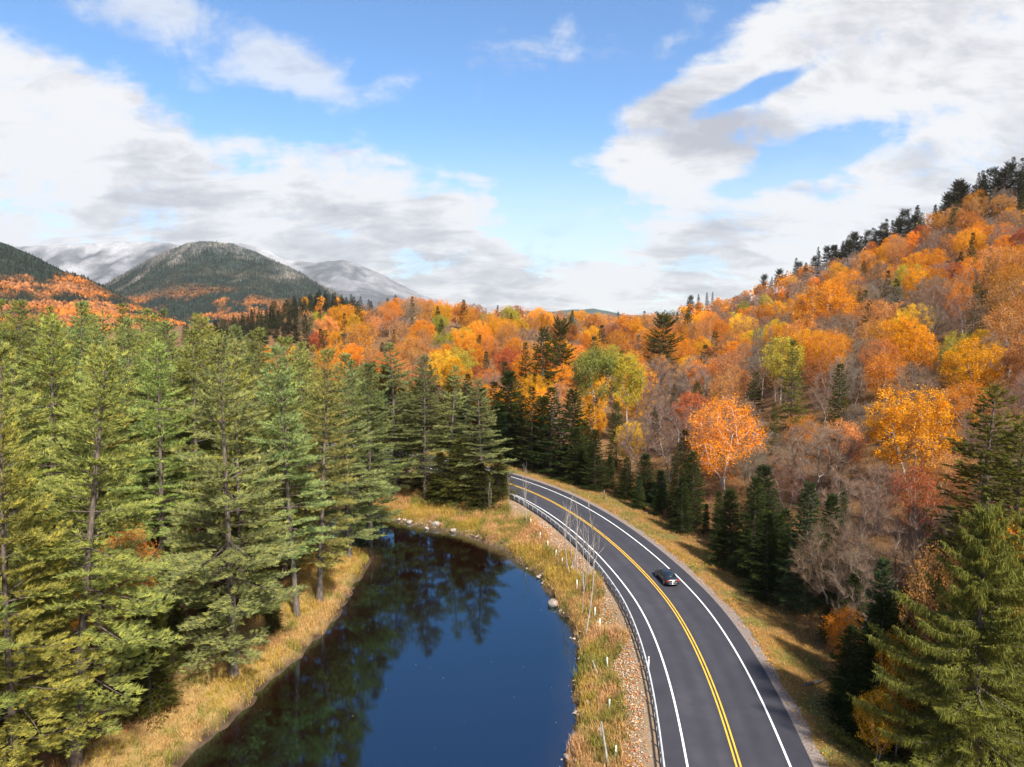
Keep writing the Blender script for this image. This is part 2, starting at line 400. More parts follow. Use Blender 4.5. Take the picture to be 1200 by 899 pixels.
# ------------------------------------------------------------------ pond water
xs = np.arange(-44, 12, .5); ys = np.arange(10, 118, .5); wx, wy = np.meshgrid(xs, ys); wsd = pond_sd(wx, wy)
ii = np.arange(wx.size).reshape(wx.shape)
WF = np.stack([ii[:-1, :-1], ii[:-1, 1:], ii[1:, 1:], ii[1:, :-1]], -1).reshape(-1, 4)
inside = (wsd < .9).ravel(); WF = WF[inside[WF].all(1)]
used = np.unique(WF); rm = np.full(wx.size, -1); rm[used] = np.arange(len(used))
WV = np.stack([wx.ravel(), wy.ravel(), np.full(wx.size, WZ)], 1)[used]
m, t, out = mat('pond_water'); b = t.node('ShaderNodeBsdfPrincipled'); vec = t.node('ShaderNodeTexCoord').outputs['Object']
sh = attr(t, 'shallow').outputs['Fac']
t.l.new(t.mix(t.math('MULTIPLY', sh, t.math('ADD', t.noise(vec, .8, 4), .3)), (.007, .0012, .001, 1), (.115, .062, .032, 1)), b.inputs['Base Color'])
b.inputs['Roughness'].default_value = .03; b.inputs['IOR'].default_value = 2.6; b.inputs['Specular IOR Level'].default_value = .6; b.inputs['Specular Tint'].default_value = (.24, .80, 1, 1)
mpn = t.node('ShaderNodeMapping'); mpn.inputs['Scale'].default_value = (.55, 1.6, 1); t.l.new(vec, mpn.inputs[0])
bp = t.node('ShaderNodeBump'); bp.inputs['Strength'].default_value = .12; bp.inputs['Distance'].default_value = .012
t.l.new(t.math('ADD', t.noise(mpn.outputs[0], 2.6, 5, .6, .3), t.math('MULTIPLY', t.noise(vec, .35, 3), 1.5)), bp.inputs['Height'])
t.l.new(bp.outputs[0], b.inputs['Normal']); t.l.new(b.outputs[0], out.inputs[0]); M_water = m
shal = (ss(-2.6, -.3, wsd) * (.12 + .88 * ss(82, 98, wy))).ravel()[used]
me = make_mesh('pond_water', WV, [rm[WF]], [M_water], None, {'shallow': ('POINT', 'FLOAT', shal)}, True)
link('pond_water', me, kind='structure')

# ------------------------------------------------------------------ road
def strip(o0, o1, z, i0=0, i1=None, nsub=1, close=None):
    P = np.arange(i0, i1 if i1 is not None else len(RL)); cols = np.linspace(o0, o1, nsub + 1)
    V = np.stack([np.concatenate([off(c)[P], np.full((len(P), 1), z)], 1) for c in cols], 1)
    n = nsub + 1; idx = np.arange(len(P) * n).reshape(len(P), n)
    F = np.stack([idx[:-1, :-1], idx[:-1, 1:], idx[1:, 1:], idx[1:, :-1]], -1).reshape(-1, 4)
    return V.reshape(-1, 3), F, np.tile(cols, len(P))
m, t, out = mat('asphalt'); b = t.node('ShaderNodeBsdfPrincipled'); vec = t.node('ShaderNodeTexCoord').outputs['Object']
la = attr(t, 'lane').outputs['Fac']
band = t.curve(la, [(-6, .15), (-3.6, .25), (-2.6, .75), (-1.7, .35), (-.9, .8), (0, .2), (.9, .6), (1.7, .15), (2.6, .5), (3.4, .05), (6, .0)])
blot = t.noise(vec, .25, 5, .6); fine = t.noise(vec, 30, 3, .8); streak = t.noise(vec, .9, 6, .65)
f = t.math('ADD', t.math('MULTIPLY', band, .26), t.math('ADD', t.math('MULTIPLY', blot, .42), t.math('MULTIPLY', streak, .36)))
c = t.ramp(f, [(.25, (.027, .026, .033)), (.55, (.043, .041, .050)), (.85, (.075, .068, .074))])
vm = t.node('ShaderNodeVectorMath', operation='SCALE'); t.l.new(c, vm.inputs[0]); t.l.new(t.math('MULTIPLY_ADD', fine, .9, .55), vm.inputs['Scale'])
t.l.new(vm.outputs[0], b.inputs['Base Color']); b.inputs['Roughness'].default_value = .72; b.inputs['Specular IOR Level'].default_value = .35
bp = t.node('ShaderNodeBump'); bp.inputs['Strength'].default_value = .3; bp.inputs['Distance'].default_value = .02; t.l.new(fine, bp.inputs['Height']); t.l.new(bp.outputs[0], b.inputs['Normal'])
t.l.new(b.outputs[0], out.inputs[0]); M_asph = m
V, F, lane = strip(-5.15, 4.95, 0.0, nsub=20)
road = link('road', make_mesh('road', V, [F], [M_asph], None, {'lane': ('POINT', 'FLOAT', lane)}, True), kind='structure')
def paint(name, c1, c2):
    return noisy_mat(name, [(.3, c2), (.5, c1)], 1.3, .6, 8, spec=.3)
M_white = paint('white_paint', (.80, .80, .78), (.62, .61, .6)); M_yell = paint('yellow_paint', (.74, .43, .035), (.58, .32, .035))
for nm, o, m_, wd in (('edge_line', -3.38, M_white, .15), ('edge_line', 3.42, M_white, .15), ('centre_line', -.14, M_yell, .12), ('centre_line', .14, M_yell, .12)):
    V, F, _ = strip(o - wd / 2, o + wd / 2, .004)
    link(nm, make_mesh(nm, V, [F], [m_]), road, label={'e': 'solid white edge line', 'c': 'solid yellow centre line'}[nm[0]])
M_grav = noisy_mat('shoulder_gravel', [(.3, (.13, .10, .085)), (.55, (.23, .185, .16)), (.75, (.34, .28, .25))], 6, .95, 8, .8, 30)
V, F, _ = strip(4.95, 5.95, -.012, nsub=3)
V[:, 2] -= .05 * ((np.arange(len(V)) % 4) / 3) ** 2
V[3::4, :2] += (np.random.default_rng(2).random((len(V[3::4]), 1)) - .5) * .35
link('gravel_shoulder', make_mesh('gravel_shoulder', V, [F], [M_grav], smooth=True), kind='structure')

# ------------------------------------------------------------------ far mountains
def mountain(name, prof, D, foot, stops_fn, nx=220, ny=90, rough=1.0, seed=0, depth_back=700):
    us = [p[0] for p in prof]; ts = np.linspace((us[0] - 600) / FPX, (us[-1] - 600) / FPX, nx)
    pz = np.interp(ts * FPX + 600, us, [CAMZ + D * (HOR - p[1]) / FPX for p in prof])
    q = np.concatenate([np.linspace(0, 1, ny), 1 + np.linspace(.05, .6, 8)])
    TT, QQ = np.meshgrid(ts, q)
    dist = foot + (D - foot) * QQ; x = TT * D * (.25 + .75 * dist / D); y = dist
    prof_h = np.broadcast_to(np.maximum(pz, -20), TT.shape)
    s = np.where(QQ <= 1, np.clip(QQ, 0, 1) ** 1.25, 1 - (QQ - 1) * .9)
    rg = np.abs(fbm(x / (D * .045) + seed, y / (D * .075) + seed, 5) - .5) * 2
    z = prof_h * s * (1 - (.34 * rg * 4 * s * (1 - np.clip(s, 0, 1)) + .03 * (rg - .3)) * rough) + (fbm(x / (D * .009), y / (D * .009)) - .5) * D * .005 * rough * (s > .02)
    z = np.where(QQ < .02, -8, z)
    idx = np.arange(TT.size).reshape(TT.shape)
    F = np.stack([idx[:-1, :-1], idx[:-1, 1:], idx[1:, 1:], idx[1:, :-1]], -1).reshape(-1, 4)
    col = stops_fn(x, y, z, QQ, TT * FPX + 600)
    me = make_mesh(name, np.stack([x, y, z], -1).reshape(-1, 3), [F], [M_mtn], None, {'col': ('POINT', 'FLOAT_COLOR', np.clip(col, 0, 1).reshape(-1, 3))}, True)
    o = link(name, me, kind='structure'); return o, x, y, z, QQ, col
m, t, out = mat('mountain_surface'); b = t.node('ShaderNodeBsdfDiffuse'); vec = t.node('ShaderNodeTexCoord').outputs['Object']
f1 = t.noise(vec, .05, 8, .75); vm = t.node('ShaderNodeVectorMath', operation='SCALE'); t.l.new(attr(t, 'col').outputs['Color'], vm.inputs[0]); t.l.new(t.math('MULTIPLY_ADD', f1, 1.5, .25), vm.inputs['Scale'])
t.l.new(vm.outputs[0], b.inputs[0]); t.l.new(b.outputs[0], out.inputs[0]); M_mtn = m
cG = np.array([.024, .034, .026]); cO = np.array([.46, .16, .03]); cR = np.array([.36, .15, .06]); cK = np.array([.40, .33, .30]); cS = np.array([.40, .40, .42]); cD = np.array([.085, .09, .10])
def mixc(a, b, m): return a * (1 - m[..., None]) + b * m[..., None]
def col_near(x, y, z, q, u):
    n = fbm(x / 160, y / 220, 5); n2 = fbm(x / 40 + 9, y / 60, 4)
    o = ss(.47, .56, n * .6 + n2 * .4) * ss(.97, .75, q)
    o = np.maximum(o, ss(70, 110, u) * ss(.45, .5, n2) * ss(.98, .9, q))
    return mixc(np.broadcast_to(cG, x.shape + (3,)), mixc(np.broadcast_to(cO, x.shape + (3,)), np.broadcast_to(cR, x.shape + (3,)), ss(.4, .6, fbm(x / 90, y / 90))), o)
def col_mid(x, y, z, q, u):
    n = fbm(x / 240 + 5, y / 340, 5); n2 = fbm(x / 70 + 9, y / 110, 4)
    base = mixc(np.broadcast_to(cG, x.shape + (3,)), np.broadcast_to(np.array([.05, .05, .034]), x.shape + (3,)), ss(.5, .62, n2) * .7)
    o = ss(.5, .2, q) * ss(.42, .52, n * .5 + n2 * .5)
    base = mixc(base, mixc(np.broadcast_to(cO, x.shape + (3,)), np.broadcast_to(cR, x.shape + (3,)), ss(.4, .6, n)), o)
    rk = ss(.66, .74, fbm(x / 45 + 70, y / 260 + 3, 4)) * ss(.25, .5, q) * .22
    rk = np.maximum(rk, ss(.90, .99, q) * ss(.45, .6, n2) * .25)
    base = mixc(base, np.broadcast_to(np.array([.30, .30, .31]), x.shape + (3,)), ss(.78, 1.0, q + (n2 - .5) * .5) * .2)
    return mixc(base, np.broadcast_to(cK, x.shape + (3,)), rk)
def col_snow(x, y, z, q, u):
    n = fbm(x / 300, y / 300, 5); n2 = fbm(x / 60, y / 60, 4)
    return mixc(np.broadcast_to(cD, x.shape + (3,)), np.broadcast_to(cS, x.shape + (3,)), np.clip(ss(.55, 1.05, q + (n - .5) * 1.3) * .62 * (1 - .5 * ss(335, 395, u)) + (n2 - .5) * .6, 0, 1))
def col_low(x, y, z, q, u): return np.broadcast_to(np.array([.06, .08, .07]), x.shape + (3,)) * (.7 + .8 * fbm(x / 80, y / 80)[..., None])
MA = mountain('near_hillside', [(-420, 250), (-250, 240), (-100, 258), (0, 281), (40, 297), (80, 318), (105, 326), (130, 338), (170, 360), (230, 385)], 1700, 1000, col_near, 150, 70, .45, 3)
MB_ = mountain('dark_mountain', [(40, 376), (90, 354), (125, 336), (150, 322), (180, 306), (205, 293), (226, 286), (250, 284), (278, 288), (304, 297), (330, 308), (365, 326), (400, 347), (430, 362), (470, 380)], 3300, 2100, col_mid, 170, 80, .75, 8)
mountain('snowy_mountain', [(-300, 300), (-60, 292), (40, 290), (100, 288), (150, 285), (180, 284), (215, 288), (240, 292), (285, 287), (312, 293), (340, 306), (365, 309), (385, 308), (405, 306), (425, 311), (450, 323), (480, 339), (505, 350), (540, 362), (600, 372)], 5600, 4200, col_snow, 240, 70, .7, 15)
mountain('distant_ridge', [(480, 374), (560, 369), (600, 365), (625, 364), (650, 365), (672, 363), (695, 362), (712, 365), (740, 371), (800, 378)], 4600, 3900, col_low, 90, 20, .5, 21)
def far_trees(name, M, n, hgt, seed, label, cat='trees', qlo=0.03):
    """a wood too far off to count: small crowns standing on a mountainside"""
    _, x, y, z, q, col = M; g = np.random.default_rng(seed); ny, nx = 80, x.shape[1]
    ny = int((q[:, 0] <= 1.0).sum())
    i = (g.random(n) * (ny - 2)); j = g.random(n) * (nx - 2); i0 = i.astype(int); j0 = j.astype(int); fi, fj = (i - i0)[:, None], (j - j0)[:, None]
    def bl(A):
        A = A.reshape(x.shape + (-1,)); return (A[i0, j0] * (1 - fi) * (1 - fj) + A[i0 + 1, j0] * fi * (1 - fj) + A[i0, j0 + 1] * (1 - fi) * fj + A[i0 + 1, j0 + 1] * fi * fj)
    P = np.concatenate([bl(x), bl(y), bl(z)], 1); C = bl(col); ok = (C.sum(1) < .75) & (P[:, 2] > 2) & (bl(q)[:, 0] > qlo); P, C = P[ok], C[ok]; n = len(P)
    con = C[:, 1] > C[:, 0] * .8; h = hgt * (.6 + .7 * g.random(n)); wd = np.where(con, h * .22, h * .42)
    C = C * (.75 + .5 * g.random((n, 1))); cl = Cloud(); a0 = g.random(n) * 6.28
    ring = [P + np.stack([np.cos(a0 + k * 2.094) * wd, np.sin(a0 + k * 2.094) * wd, np.where(con, h * .1, h * .5)], 1) for k in range(3)]
    top = P + np.stack([0 * h, 0 * h, h], 1); bot = P - np.stack([0 * h, 0 * h, h * .2], 1)
    for k in range(3):
        cl.tris(ring[k], ring[(k + 1) % 3], top, g.random(n), C); cl.tris(ring[(k + 1) % 3], ring[k], bot, g.random(n), C)
    link(name, cl.mesh(name, M_col), kind='stuff', label=label, category=cat)
far_trees('hillside_wood', MA, 24000, 8.5, 5, 'mixed dark green and orange wood covering the near left hillside')
far_trees('mountain_wood', MB_, 26000, 11, 6, 'dark green wood with orange patches covering the mountain')
#@@TREES
# ------------------------------------------------------------------ conifers
def needles(cl, P, D, n, length, width, spread, up, flat=1.0, g=rng, var=None, jit=.06):
    """n thin triangles fanning out of every tuft"""
    m = len(P); P = np.repeat(P, n, 0); D = np.repeat(D, n, 0)
    r = rand_unit(m * n, g); r[:, 2] *= flat
    d = unit(D + r * spread + np.array([0, 0, up])); L = length * (.65 + .6 * g.random((m * n, 1)))
    base = P + g.normal(size=(m * n, 3)) * jit * np.array([1, 1, flat])
    sd = unit(np.cross(d, rand_unit(m * n, g))) * width * .5
    v = np.repeat(g.random(m) if var is None else var, n) * .75 + .25 * g.random(m * n)
    cl.tris(base - sd, base + sd, base + d * L, v)
def trunk_line(h, g, bend, n=12):
    t = np.linspace(0, 1, n); a = g.random() * 6.28; k = g.normal(size=2) * bend
    return np.stack([np.cos(a) * bend * np.sin(t * 3) * .6 + k[0] * t * t, np.sin(a) * bend * np.sin(t * 2.3) * .6 + k[1] * t * t, t * h], 1)
def conifer(name, seed, h, r0, cb, whorl, per, Lf, elf, foli, sec_step, tuft_step, spec, sec_len=.36, droop=0.0, upturn=.25, skip=.1, bend=.25, dead=0, strands=None, mats=(None, None)):
    g = np.random.default_rng(seed); TL = trunk_line(h, g, bend)
    tr = np.clip(1 - np.linspace(0, 1, 12), .03, 1) ** .8 * r0; tr[0] *= 1.35
    wood = [tube(TL, tr, 8)]; cl = Cloud(); P = []; D = []; SP = []; SD_ = []
    z = cb * h
    while z < h * .985:
        t = min(1.0, max(0.0, (z / h - cb) / (1 - cb))); b0 = np.array([np.interp(z, TL[:, 2], TL[:, k]) for k in range(3)])
        a0 = g.random() * 6.28; n = per if t < .9 else max(3, per - 1); blank = g.random() < skip * .6
        for i in range(n):
            if g.random() < skip or blank and g.random() < .5: continue
            a = a0 + i * 6.283 / n + g.normal() * .25; L = max(.25, Lf(t) * (.52 + .72 * g.random())); e = elf(t) + g.normal() * .10
            s = np.linspace(0, 1, 7); hd = np.array([math.cos(a), math.sin(a), 0])
            ce = np.cos(e); q = b0 + hd * (s * L * ce)[:, None]; q[:, 2] += s * L * math.sin(e) - droop * L * (s * (1 - s)) * 1.6 + upturn * L * np.clip(s - .45, 0, 1) ** 2 * (1.2 if droop else .9)
            side = np.array([-hd[1], hd[0], 0]); q += side * (g.normal() * .12 * L * s ** 2)[:, None]
            wood.append(prisms(q[:-1], q[1:], (.012 + .011 * L) * (1 - s[:-1] * .85), (.012 + .011 * L) * (1 - s[1:] * .85)))
            ns = max(2, int(L * (1 - foli) / sec_step)); u = np.linspace(foli, 1, ns) + g.normal(size=ns) * .01; u = np.clip(u, 0, 1)
            for k, uu in enumerate(u):
                base = np.array([np.interp(uu, s, q[:, c]) for c in range(3)]); j = min(5, int(uu * 6)); dd = unit(q[j + 1] - q[j])
                if strands:
                    SP.append(base); SD_.append(dd)
                sg = 1 if k % 2 else -1; sl_ = (L * sec_len * (1.12 - uu) + .22) * (.7 + .5 * g.random())
                sdir = unit(dd * .75 + side * sg * .8 + np.array([0, 0, .10 + g.normal() * .05])) if uu < .97 else dd
                nt = max(2, int(sl_ / tuft_step)); tt = np.linspace(.25, 1, nt)[:, None]
                P.append(base + sdir * sl_ * tt + np.array([0, 0, -.06 * sl_]) * tt ** 2); D.append(np.broadcast_to(sdir, (nt, 3)))
        z += whorl * (.6 + .8 * g.random()) * (1 - .45 * t)
    for i in range(dead):
        zz = h * (cb * .35 + g.random() * cb * 1.1); a = g.random() * 6.28; L = .8 + 1.9 * g.random(); b0 = np.array([np.interp(zz, TL[:, 2], TL[:, k]) for k in range(3)])
        s = np.linspace(0, 1, 4); q = b0 + np.stack([np.cos(a) * s * L, np.sin(a) * s * L, (-.15 + .25 * g.random()) * L * s + .1 * L * s ** 2], 1)
        wood.append(prisms(q[:-1], q[1:], .035 * (1 - s[:-1] * .8), .035 * (1 - s[1:] * .8)))
    top = np.stack([TL[-1], TL[-1] - [0, 0, .2], TL[-1] - [0, 0, .45]]); P.append(top); D.append(np.broadcast_to([0, 0, 1.], (3, 3)))
    P = np.concatenate(P); D = np.concatenate(D)
    needles(cl, P, D, *spec, g=g)
    if strands:
        SP = np.array(SP); SD_ = np.array(SD_); k, ln, wd = strands
        dn = unit(np.array([0, 0, -1.]) + SD_ * .3); 
        needles(cl, SP, dn, k, ln, wd, .42, -.5, g=g, jit=.10)
        needles(cl, P[::2], np.broadcast_to([0, 0, -1.], P[::2].shape), max(2, k // 3), ln * .7, wd, .45, -.4, g=g, jit=.08)
    V, F = join(wood)
    return (make_mesh(name + '_trunk', V, [F], [mats[0]], smooth=True), cl.mesh(name + '_crown', mats[1]), h)
WOOD = (M_bark, M_needle)
PROTO = {}
def pineL(mx): return lambda t: mx * min(1, 1.28 * (1 - t) ** .72) * (.72 + .28 * min(1, t * 4))
PROTO['pine'] = [conifer('white_pine', 20 + i, 28, .36, [.11, .18, .10, .24, .13, .12, .18][i], 1.2, 6, pineL([5.3, 4.8, 5.6, 4.8, 5.8, 5.2, 4.5][i]), lambda t: -.04 + .75 * t ** 1.7, .26, .24, .25,
                         (15, .35, .068, .85, .20, .42), sec_len=.44, skip=.17, upturn=.16, dead=16, bend=.5, mats=WOOD) for i in range(7)]
PROTO['fir'] = [conifer('fir', 50 + i, 11, .16, .03, .44, 8, (lambda mx: lambda t: mx * (1 - t) ** .85 + .12)([2.3, 2.0, 2.6, 2.1][i]), lambda t: -.12 + .75 * t ** 1.6, .12, .20, .19,
                        (9, .26, .055, .55, .10, .5), sec_len=.42, skip=.03, bend=.1, mats=WOOD) for i in range(4)]
PROTO['spruce'] = [conifer('spruce', 60 + i, 18, .24, .07, .62, 7, (lambda mx: lambda t: mx * (1 - t) ** .8 * (.6 + .4 * min(1, t * 5)) + .2)([3.1, 2.6, 3.5, 2.4, 3.0][i]), lambda t: -.2 + .75 * t ** 1.5, .16, .27, .25,
                           (9, .34, .075, .55, .05, .5), sec_len=.42, droop=.12, skip=.14, bend=.25, dead=4, mats=WOOD) for i in range(5)]
PROTO['thin_spruce'] = [conifer('thin_spruce', 70 + i, 17, .18, .1, .6, 6, lambda t: 1.7 * (1 - t) ** .7 + .2, lambda t: -.3 + .8 * t ** 1.5, .2, .27, .25,
                                (8, .3, .07, .5, .0, .5), droop=.1, skip=.28, bend=.3, dead=14, mats=WOOD) for i in range(2)]
PROTO['round_pine'] = [conifer('round_pine', 75 + i, 18, .3, .3, .7, 6, lambda t: 4.4 * math.sqrt(max(0, 1 - (t * 1.02 - .25) ** 2 / .62)) + .3, lambda t: .05 + .7 * t ** 1.5, .22, .28, .25,
                               (9, .36, .08, .6, .2, .5), skip=.1, bend=.3, mats=WOOD) for i in range(2)]
PROTO['drooping_spruce'] = [conifer('drooping_spruce', 80 + i, 26, .38, .03, .78, 6, lambda t: 8.2 * (1 - t) ** .95 + .3, lambda t: -.12 + .6 * t ** 1.4, .12, .155, .24,
                                    (8, .2, .05, .55, -.12, .6), sec_len=.2, droop=.26, upturn=.34, skip=.24, bend=.2, strands=(10, .62, .065), mats=WOOD) for i in range(2)]
PROTO['dead_spruce'] = [conifer('dead_spruce', 90, 15, .16, .1, .5, 6, lambda t: 1.9 * (1 - t) ** .6 + .1, lambda t: -.2 + .3 * t, .55, .6, .5, (4, .2, .025, .6, 0, 1), skip=.2, bend=.2, mats=WOOD)]

M_grey = noisy_mat('grey_bark', [(.3, (.12, .095, .08)), (.55, (.235, .195, .17)), (.75, (.40, .36, .32))], 1.2, .85, 5, .4, 9, stretch=(2, 2, 1))
# ------------------------------------------------------------------ broadleaf skeletons by space colonization
def skeleton(seed, h, w, cb, n_att=520, step=.45, shape=1.0, lean=.3, stems=1):
    g = np.random.default_rng(seed)
    A = []
    while len(A) < n_att:
        p = g.uniform(-1, 1, 3)
        rr = math.hypot(p[0], p[1])
        prof = math.sqrt(max(0, 1 - p[2] ** 2)) if shape else min(1, (p[2] + 1.05) * 1.1) * math.sqrt(max(0, 1 - max(0, p[2]) ** 2))
        if rr < prof and (rr > .35 * prof or g.random() < .35): A.append((p[0] * w / 2, p[1] * w / 2, h * (cb + 1) / 2 + p[2] * h * (1 - cb) / 2))
    A = np.array(A); dx = (fbm(A[:, 0] * .35 + seed, A[:, 2] * .35) - .5)
    A = A[(fbm(A[:, 0] * .4 + 3 * seed, A[:, 1] * .4 + A[:, 2] * .5, 2) > .43)]
    N = []; par = []
    for s_ in range(stems):
        k = len(N); n0 = max(2, int(h * (cb + .05) / step)); a = g.random() * 6.28; off_ = 0
        x, y = math.cos(s_ * 2.1 + a) * off_, math.sin(s_ * 2.1 + a) * off_
        lx, ly = g.normal() * lean * .1 + (math.cos(s_ * 2.1 + a) * .22 if stems > 1 else 0), g.normal() * lean * .1 + (math.sin(s_ * 2.1 + a) * .22 if stems > 1 else 0)
        for i in range(n0):
            N.append((x + lx * i * step, y + ly * i * step, i * step)); par.append(-1 if i == 0 else k + i - 1)
    N = np.array(N); par = list(par)
    near = np.full(len(A), 1e9); ni = np.zeros(len(A), int)
    def upd(i0):
        nonlocal near, ni
        d = np.linalg.norm(A[:, None] - N[None, i0:], axis=2); j = d.argmin(1); m_ = d[np.arange(len(A)), j]; b_ = m_ < near
        near = np.where(b_, m_, near); ni = np.where(b_, j + i0, ni)
    upd(0)
    for it in range(120):
        if len(A) < 8: break
        act = near < max(6.0, 3.0)
        if not act.any(): break
        v = unit(A - N[ni]); acc = np.zeros_like(N); np.add.at(acc, ni[act], v[act]); ids = np.unique(ni[act])
        d = unit(acc[ids]) + g.normal(size=(len(ids), 3)) * .18 + np.array([0, 0, .12]); new = N[ids] + unit(d) * step
        i0 = len(N); N = np.concatenate([N, new]); par += list(ids); upd(i0)
        keep = near > step * 1.15; A, near, ni = A[keep], near[keep], ni[keep]
        if len(N) > 2600: break
    par = np.array(par); n = len(N); r = np.zeros(n); ch = np.zeros(n, int)
    np.add.at(ch, par[par >= 0], 1); acc = np.where(ch == 0, .014 ** 2.4, 0.0)
    for i in range(n - 1, 0, -1):
        if par[i] >= 0: acc[par[i]] += acc[i]
    r = acc ** (1 / 2.4); r *= max(.5, min(1.6, (.016 * h) / max(r[0], .01)))
    return N, par, r
def limbs(N, par, r, rmin=0.0):
    i = np.where((par >= 0) & (r > rmin))[0]; a = N[par[i]]; b_ = N[i]
    th = r[i] > .06; out = []
    if th.any(): out.append(prisms(a[th], b_[th], r[par[i[th]]], r[i[th]], 6))
    if (~th).any(): out.append(prisms(a[~th], b_[~th], np.minimum(r[par[i[~th]]], .06), r[i[~th]], 3))
    return join(out)
def twigs(cl, N, par, r, k, length, width, g, up=.35):
    i = np.where((r < .07) & (par >= 0) & (N[:, 2] > N[:, 2].max() * .18))[0]
    i = np.repeat(i, k); t = g.random((len(i), 1)); P = N[i] * t + N[par[i]] * (1 - t); D = unit(N[i] - N[par[i]])
    d = unit(D * .7 + rand_unit(len(i), g) * .75 + np.array([0, 0, up])); L = length * (.5 + .8 * g.random((len(i), 1)))
    sd = unit(np.cross(d, rand_unit(len(i), g))) * width * .5; v = g.random(len(i))
    cl.tris(P - sd, P + sd, P + d * L, v)
    j = np.arange(len(i)); P2 = P + d * L * .45; d2 = unit(d + rand_unit(len(i), g) * .8); sd2 = unit(np.cross(d2, rand_unit(len(i), g))) * width * .35
    cl.tris(P2 - sd2, P2 + sd2, P2 + d2 * L * .6, v)
    return P + d * L * .8
def leaves(cl, T, n, size, g, spread=.35, flat=.6):
    i = g.integers(0, len(T), n); P = T[i] + g.normal(size=(n, 3)) * spread
    nrm = unit(rand_unit(n, g) * .8 + np.array([0, 0, flat])); a, b_ = frame_of(nrm); th = g.random((n, 1)) * 6.28
    u_ = a * np.cos(th) + b_ * np.sin(th); v_ = -a * np.sin(th) + b_ * np.cos(th); s_ = size * (.6 + .7 * g.random((n, 1)))
    va = np.clip(.35 * g.random(n) + .65 * fbm(P[:, 0] * .8 + 5, P[:, 1] * .8 + P[:, 2] * .9, 2), 0, 1)
    cl.tris(P - u_ * s_ * .5, P - v_ * s_ * .33, P + u_ * s_ * .5, va); cl.tris(P - u_ * s_ * .5, P + u_ * s_ * .5, P + v_ * s_ * .33, va)
def broadleaf(name, seed, h, w, cb, wood, nleaf=0, lsize=.26, tw=2, twl=.8, tww=.03, stems=1, n_att=520, leafname=True, up=.35, shape=1.0, spread=.3):
    g = np.random.default_rng(seed); N, par, r = skeleton(seed, h, w, cb, n_att, shape=shape, stems=stems)
    V, F = limbs(N, par, r); cl = Cloud(); T = twigs(cl, N, par, r, tw, twl, tww, g, up)
    tr = make_mesh(name + '_trunk', V, [F], [wood], smooth=True)
    if nleaf:
        if tw < 4: cl = Cloud()
        leaves(cl, T, nleaf, lsize, g, spread)
    return (tr, cl.mesh(name + '_crown', M_leaf), h)
PROTO['maple'] = [broadleaf('maple', 100 + i, 14, [9, 11, 8, 10, 12][i], [.22, .2, .28, .25, .18][i], M_pale, [17000, 20000, 14000, 18000, 21000][i], .215, n_att=[420, 520, 380, 480, 560][i], stems=[1, 2, 1, 1, 2][i], spread=.24) for i in range(5)]
PROTO['thin_maple'] = [broadleaf('thin_maple', 120 + i, 14, [8.5, 9.5, 8][i], .25, M_pale, [6500, 8000, 5200][i], .21, tw=5, twl=.85, tww=.026, n_att=420, stems=[1, 2, 1][i], spread=.4) for i in range(3)]
PROTO['bare'] = [broadleaf('bare_tree', 130 + i, 13, [8, 9, 7, 10][i], [.2, .22, .3, .12][i], M_grey, 0, tw=12, twl=1.05, tww=.026, n_att=[450, 520, 380, 560][i], stems=[1, 2, 1, 3][i], up=.7, shape=0 if i == 3 else 1) for i in range(4)]
PROTO['aspen'] = [broadleaf('aspen', 140 + i, 17, [7.5, 6.5][i], .45, M_pale, 13000, .23, n_att=380, spread=.33) for i in range(2)]
PROTO['white_birch'] = [broadleaf('white_birch', 150 + i, 14, [10, 8][i], .16, M_birch, [11000, 6500][i], .2, tw=4, twl=.8, tww=.028, stems=3, n_att=520, spread=.35) for i in range(2)]
PROTO['bush'] = [broadleaf('bush', 160 + i, 3.2, 3.4, .05, M_twig, 1700, .2, tw=4, twl=.4, tww=.02, stems=3, n_att=160, spread=.2) for i in range(2)]
def make_sapling(name, seed, h, forks, nb):
    g = np.random.default_rng(seed); wood = []; cl = Cloud(); n = 9; t = np.linspace(0, 1, n)
    for f in range(forks):
        a = g.random() * 6.28; spread_ = 0 if f == 0 else .05 + .07 * g.random(); hh = h * (1 if f == 0 else .72 + .2 * g.random())
        bow = g.normal(size=2) * .03 * h; Q = np.stack([np.cos(a) * spread_ * hh * t + bow[0] * np.sin(t * 3), np.sin(a) * spread_ * hh * t + bow[1] * np.sin(t * 3), hh * t], 1)
        rr = .065 * (1 - t * .86); wood.append(tube(Q, rr, 6))
        for k in range(nb):
            u = .45 + .53 * (k + g.random()) / nb; b0 = np.array([np.interp(u, t, Q[:, c]) for c in range(3)]); az_ = g.random() * 6.28; L = (1.15 - u) * h * (.22 + .2 * g.random()); s_ = np.linspace(0, 1, 5)
            out_ = np.sin(.75) * s_ * L * (1 - .25 * s_); q = b0 + np.stack([np.cos(az_) * out_, np.sin(az_) * out_, L * (.75 * s_ + .3 * s_ ** 2)], 1)
            wood.append(prisms(q[:-1], q[1:], .026 * (1 - s_[:-1] * .7), .026 * (1 - s_[1:] * .7)))
            P = q[g.integers(1, 5, 5)]; d = unit(q[-1] - q[0] + rand_unit(5, g) * L * .7 + [0, 0, .2]); sd = unit(np.cross(d, rand_unit(5, g))) * .009; cl.tris(P - sd, P + sd, P + d * L * .45, g.random(5))
    V, F = join(wood); return (make_mesh(name + '_trunk', V, [F], [M_pale], smooth=True), cl.mesh(name + '_twigs', M_leaf), h)
PROTO['sapling'] = [make_sapling('birch_sapling', 170, 11, 1, 7), make_sapling('birch_sapling', 171, 10, 2, 4), make_sapling('birch_sapling', 172, 10, 2, 5)]

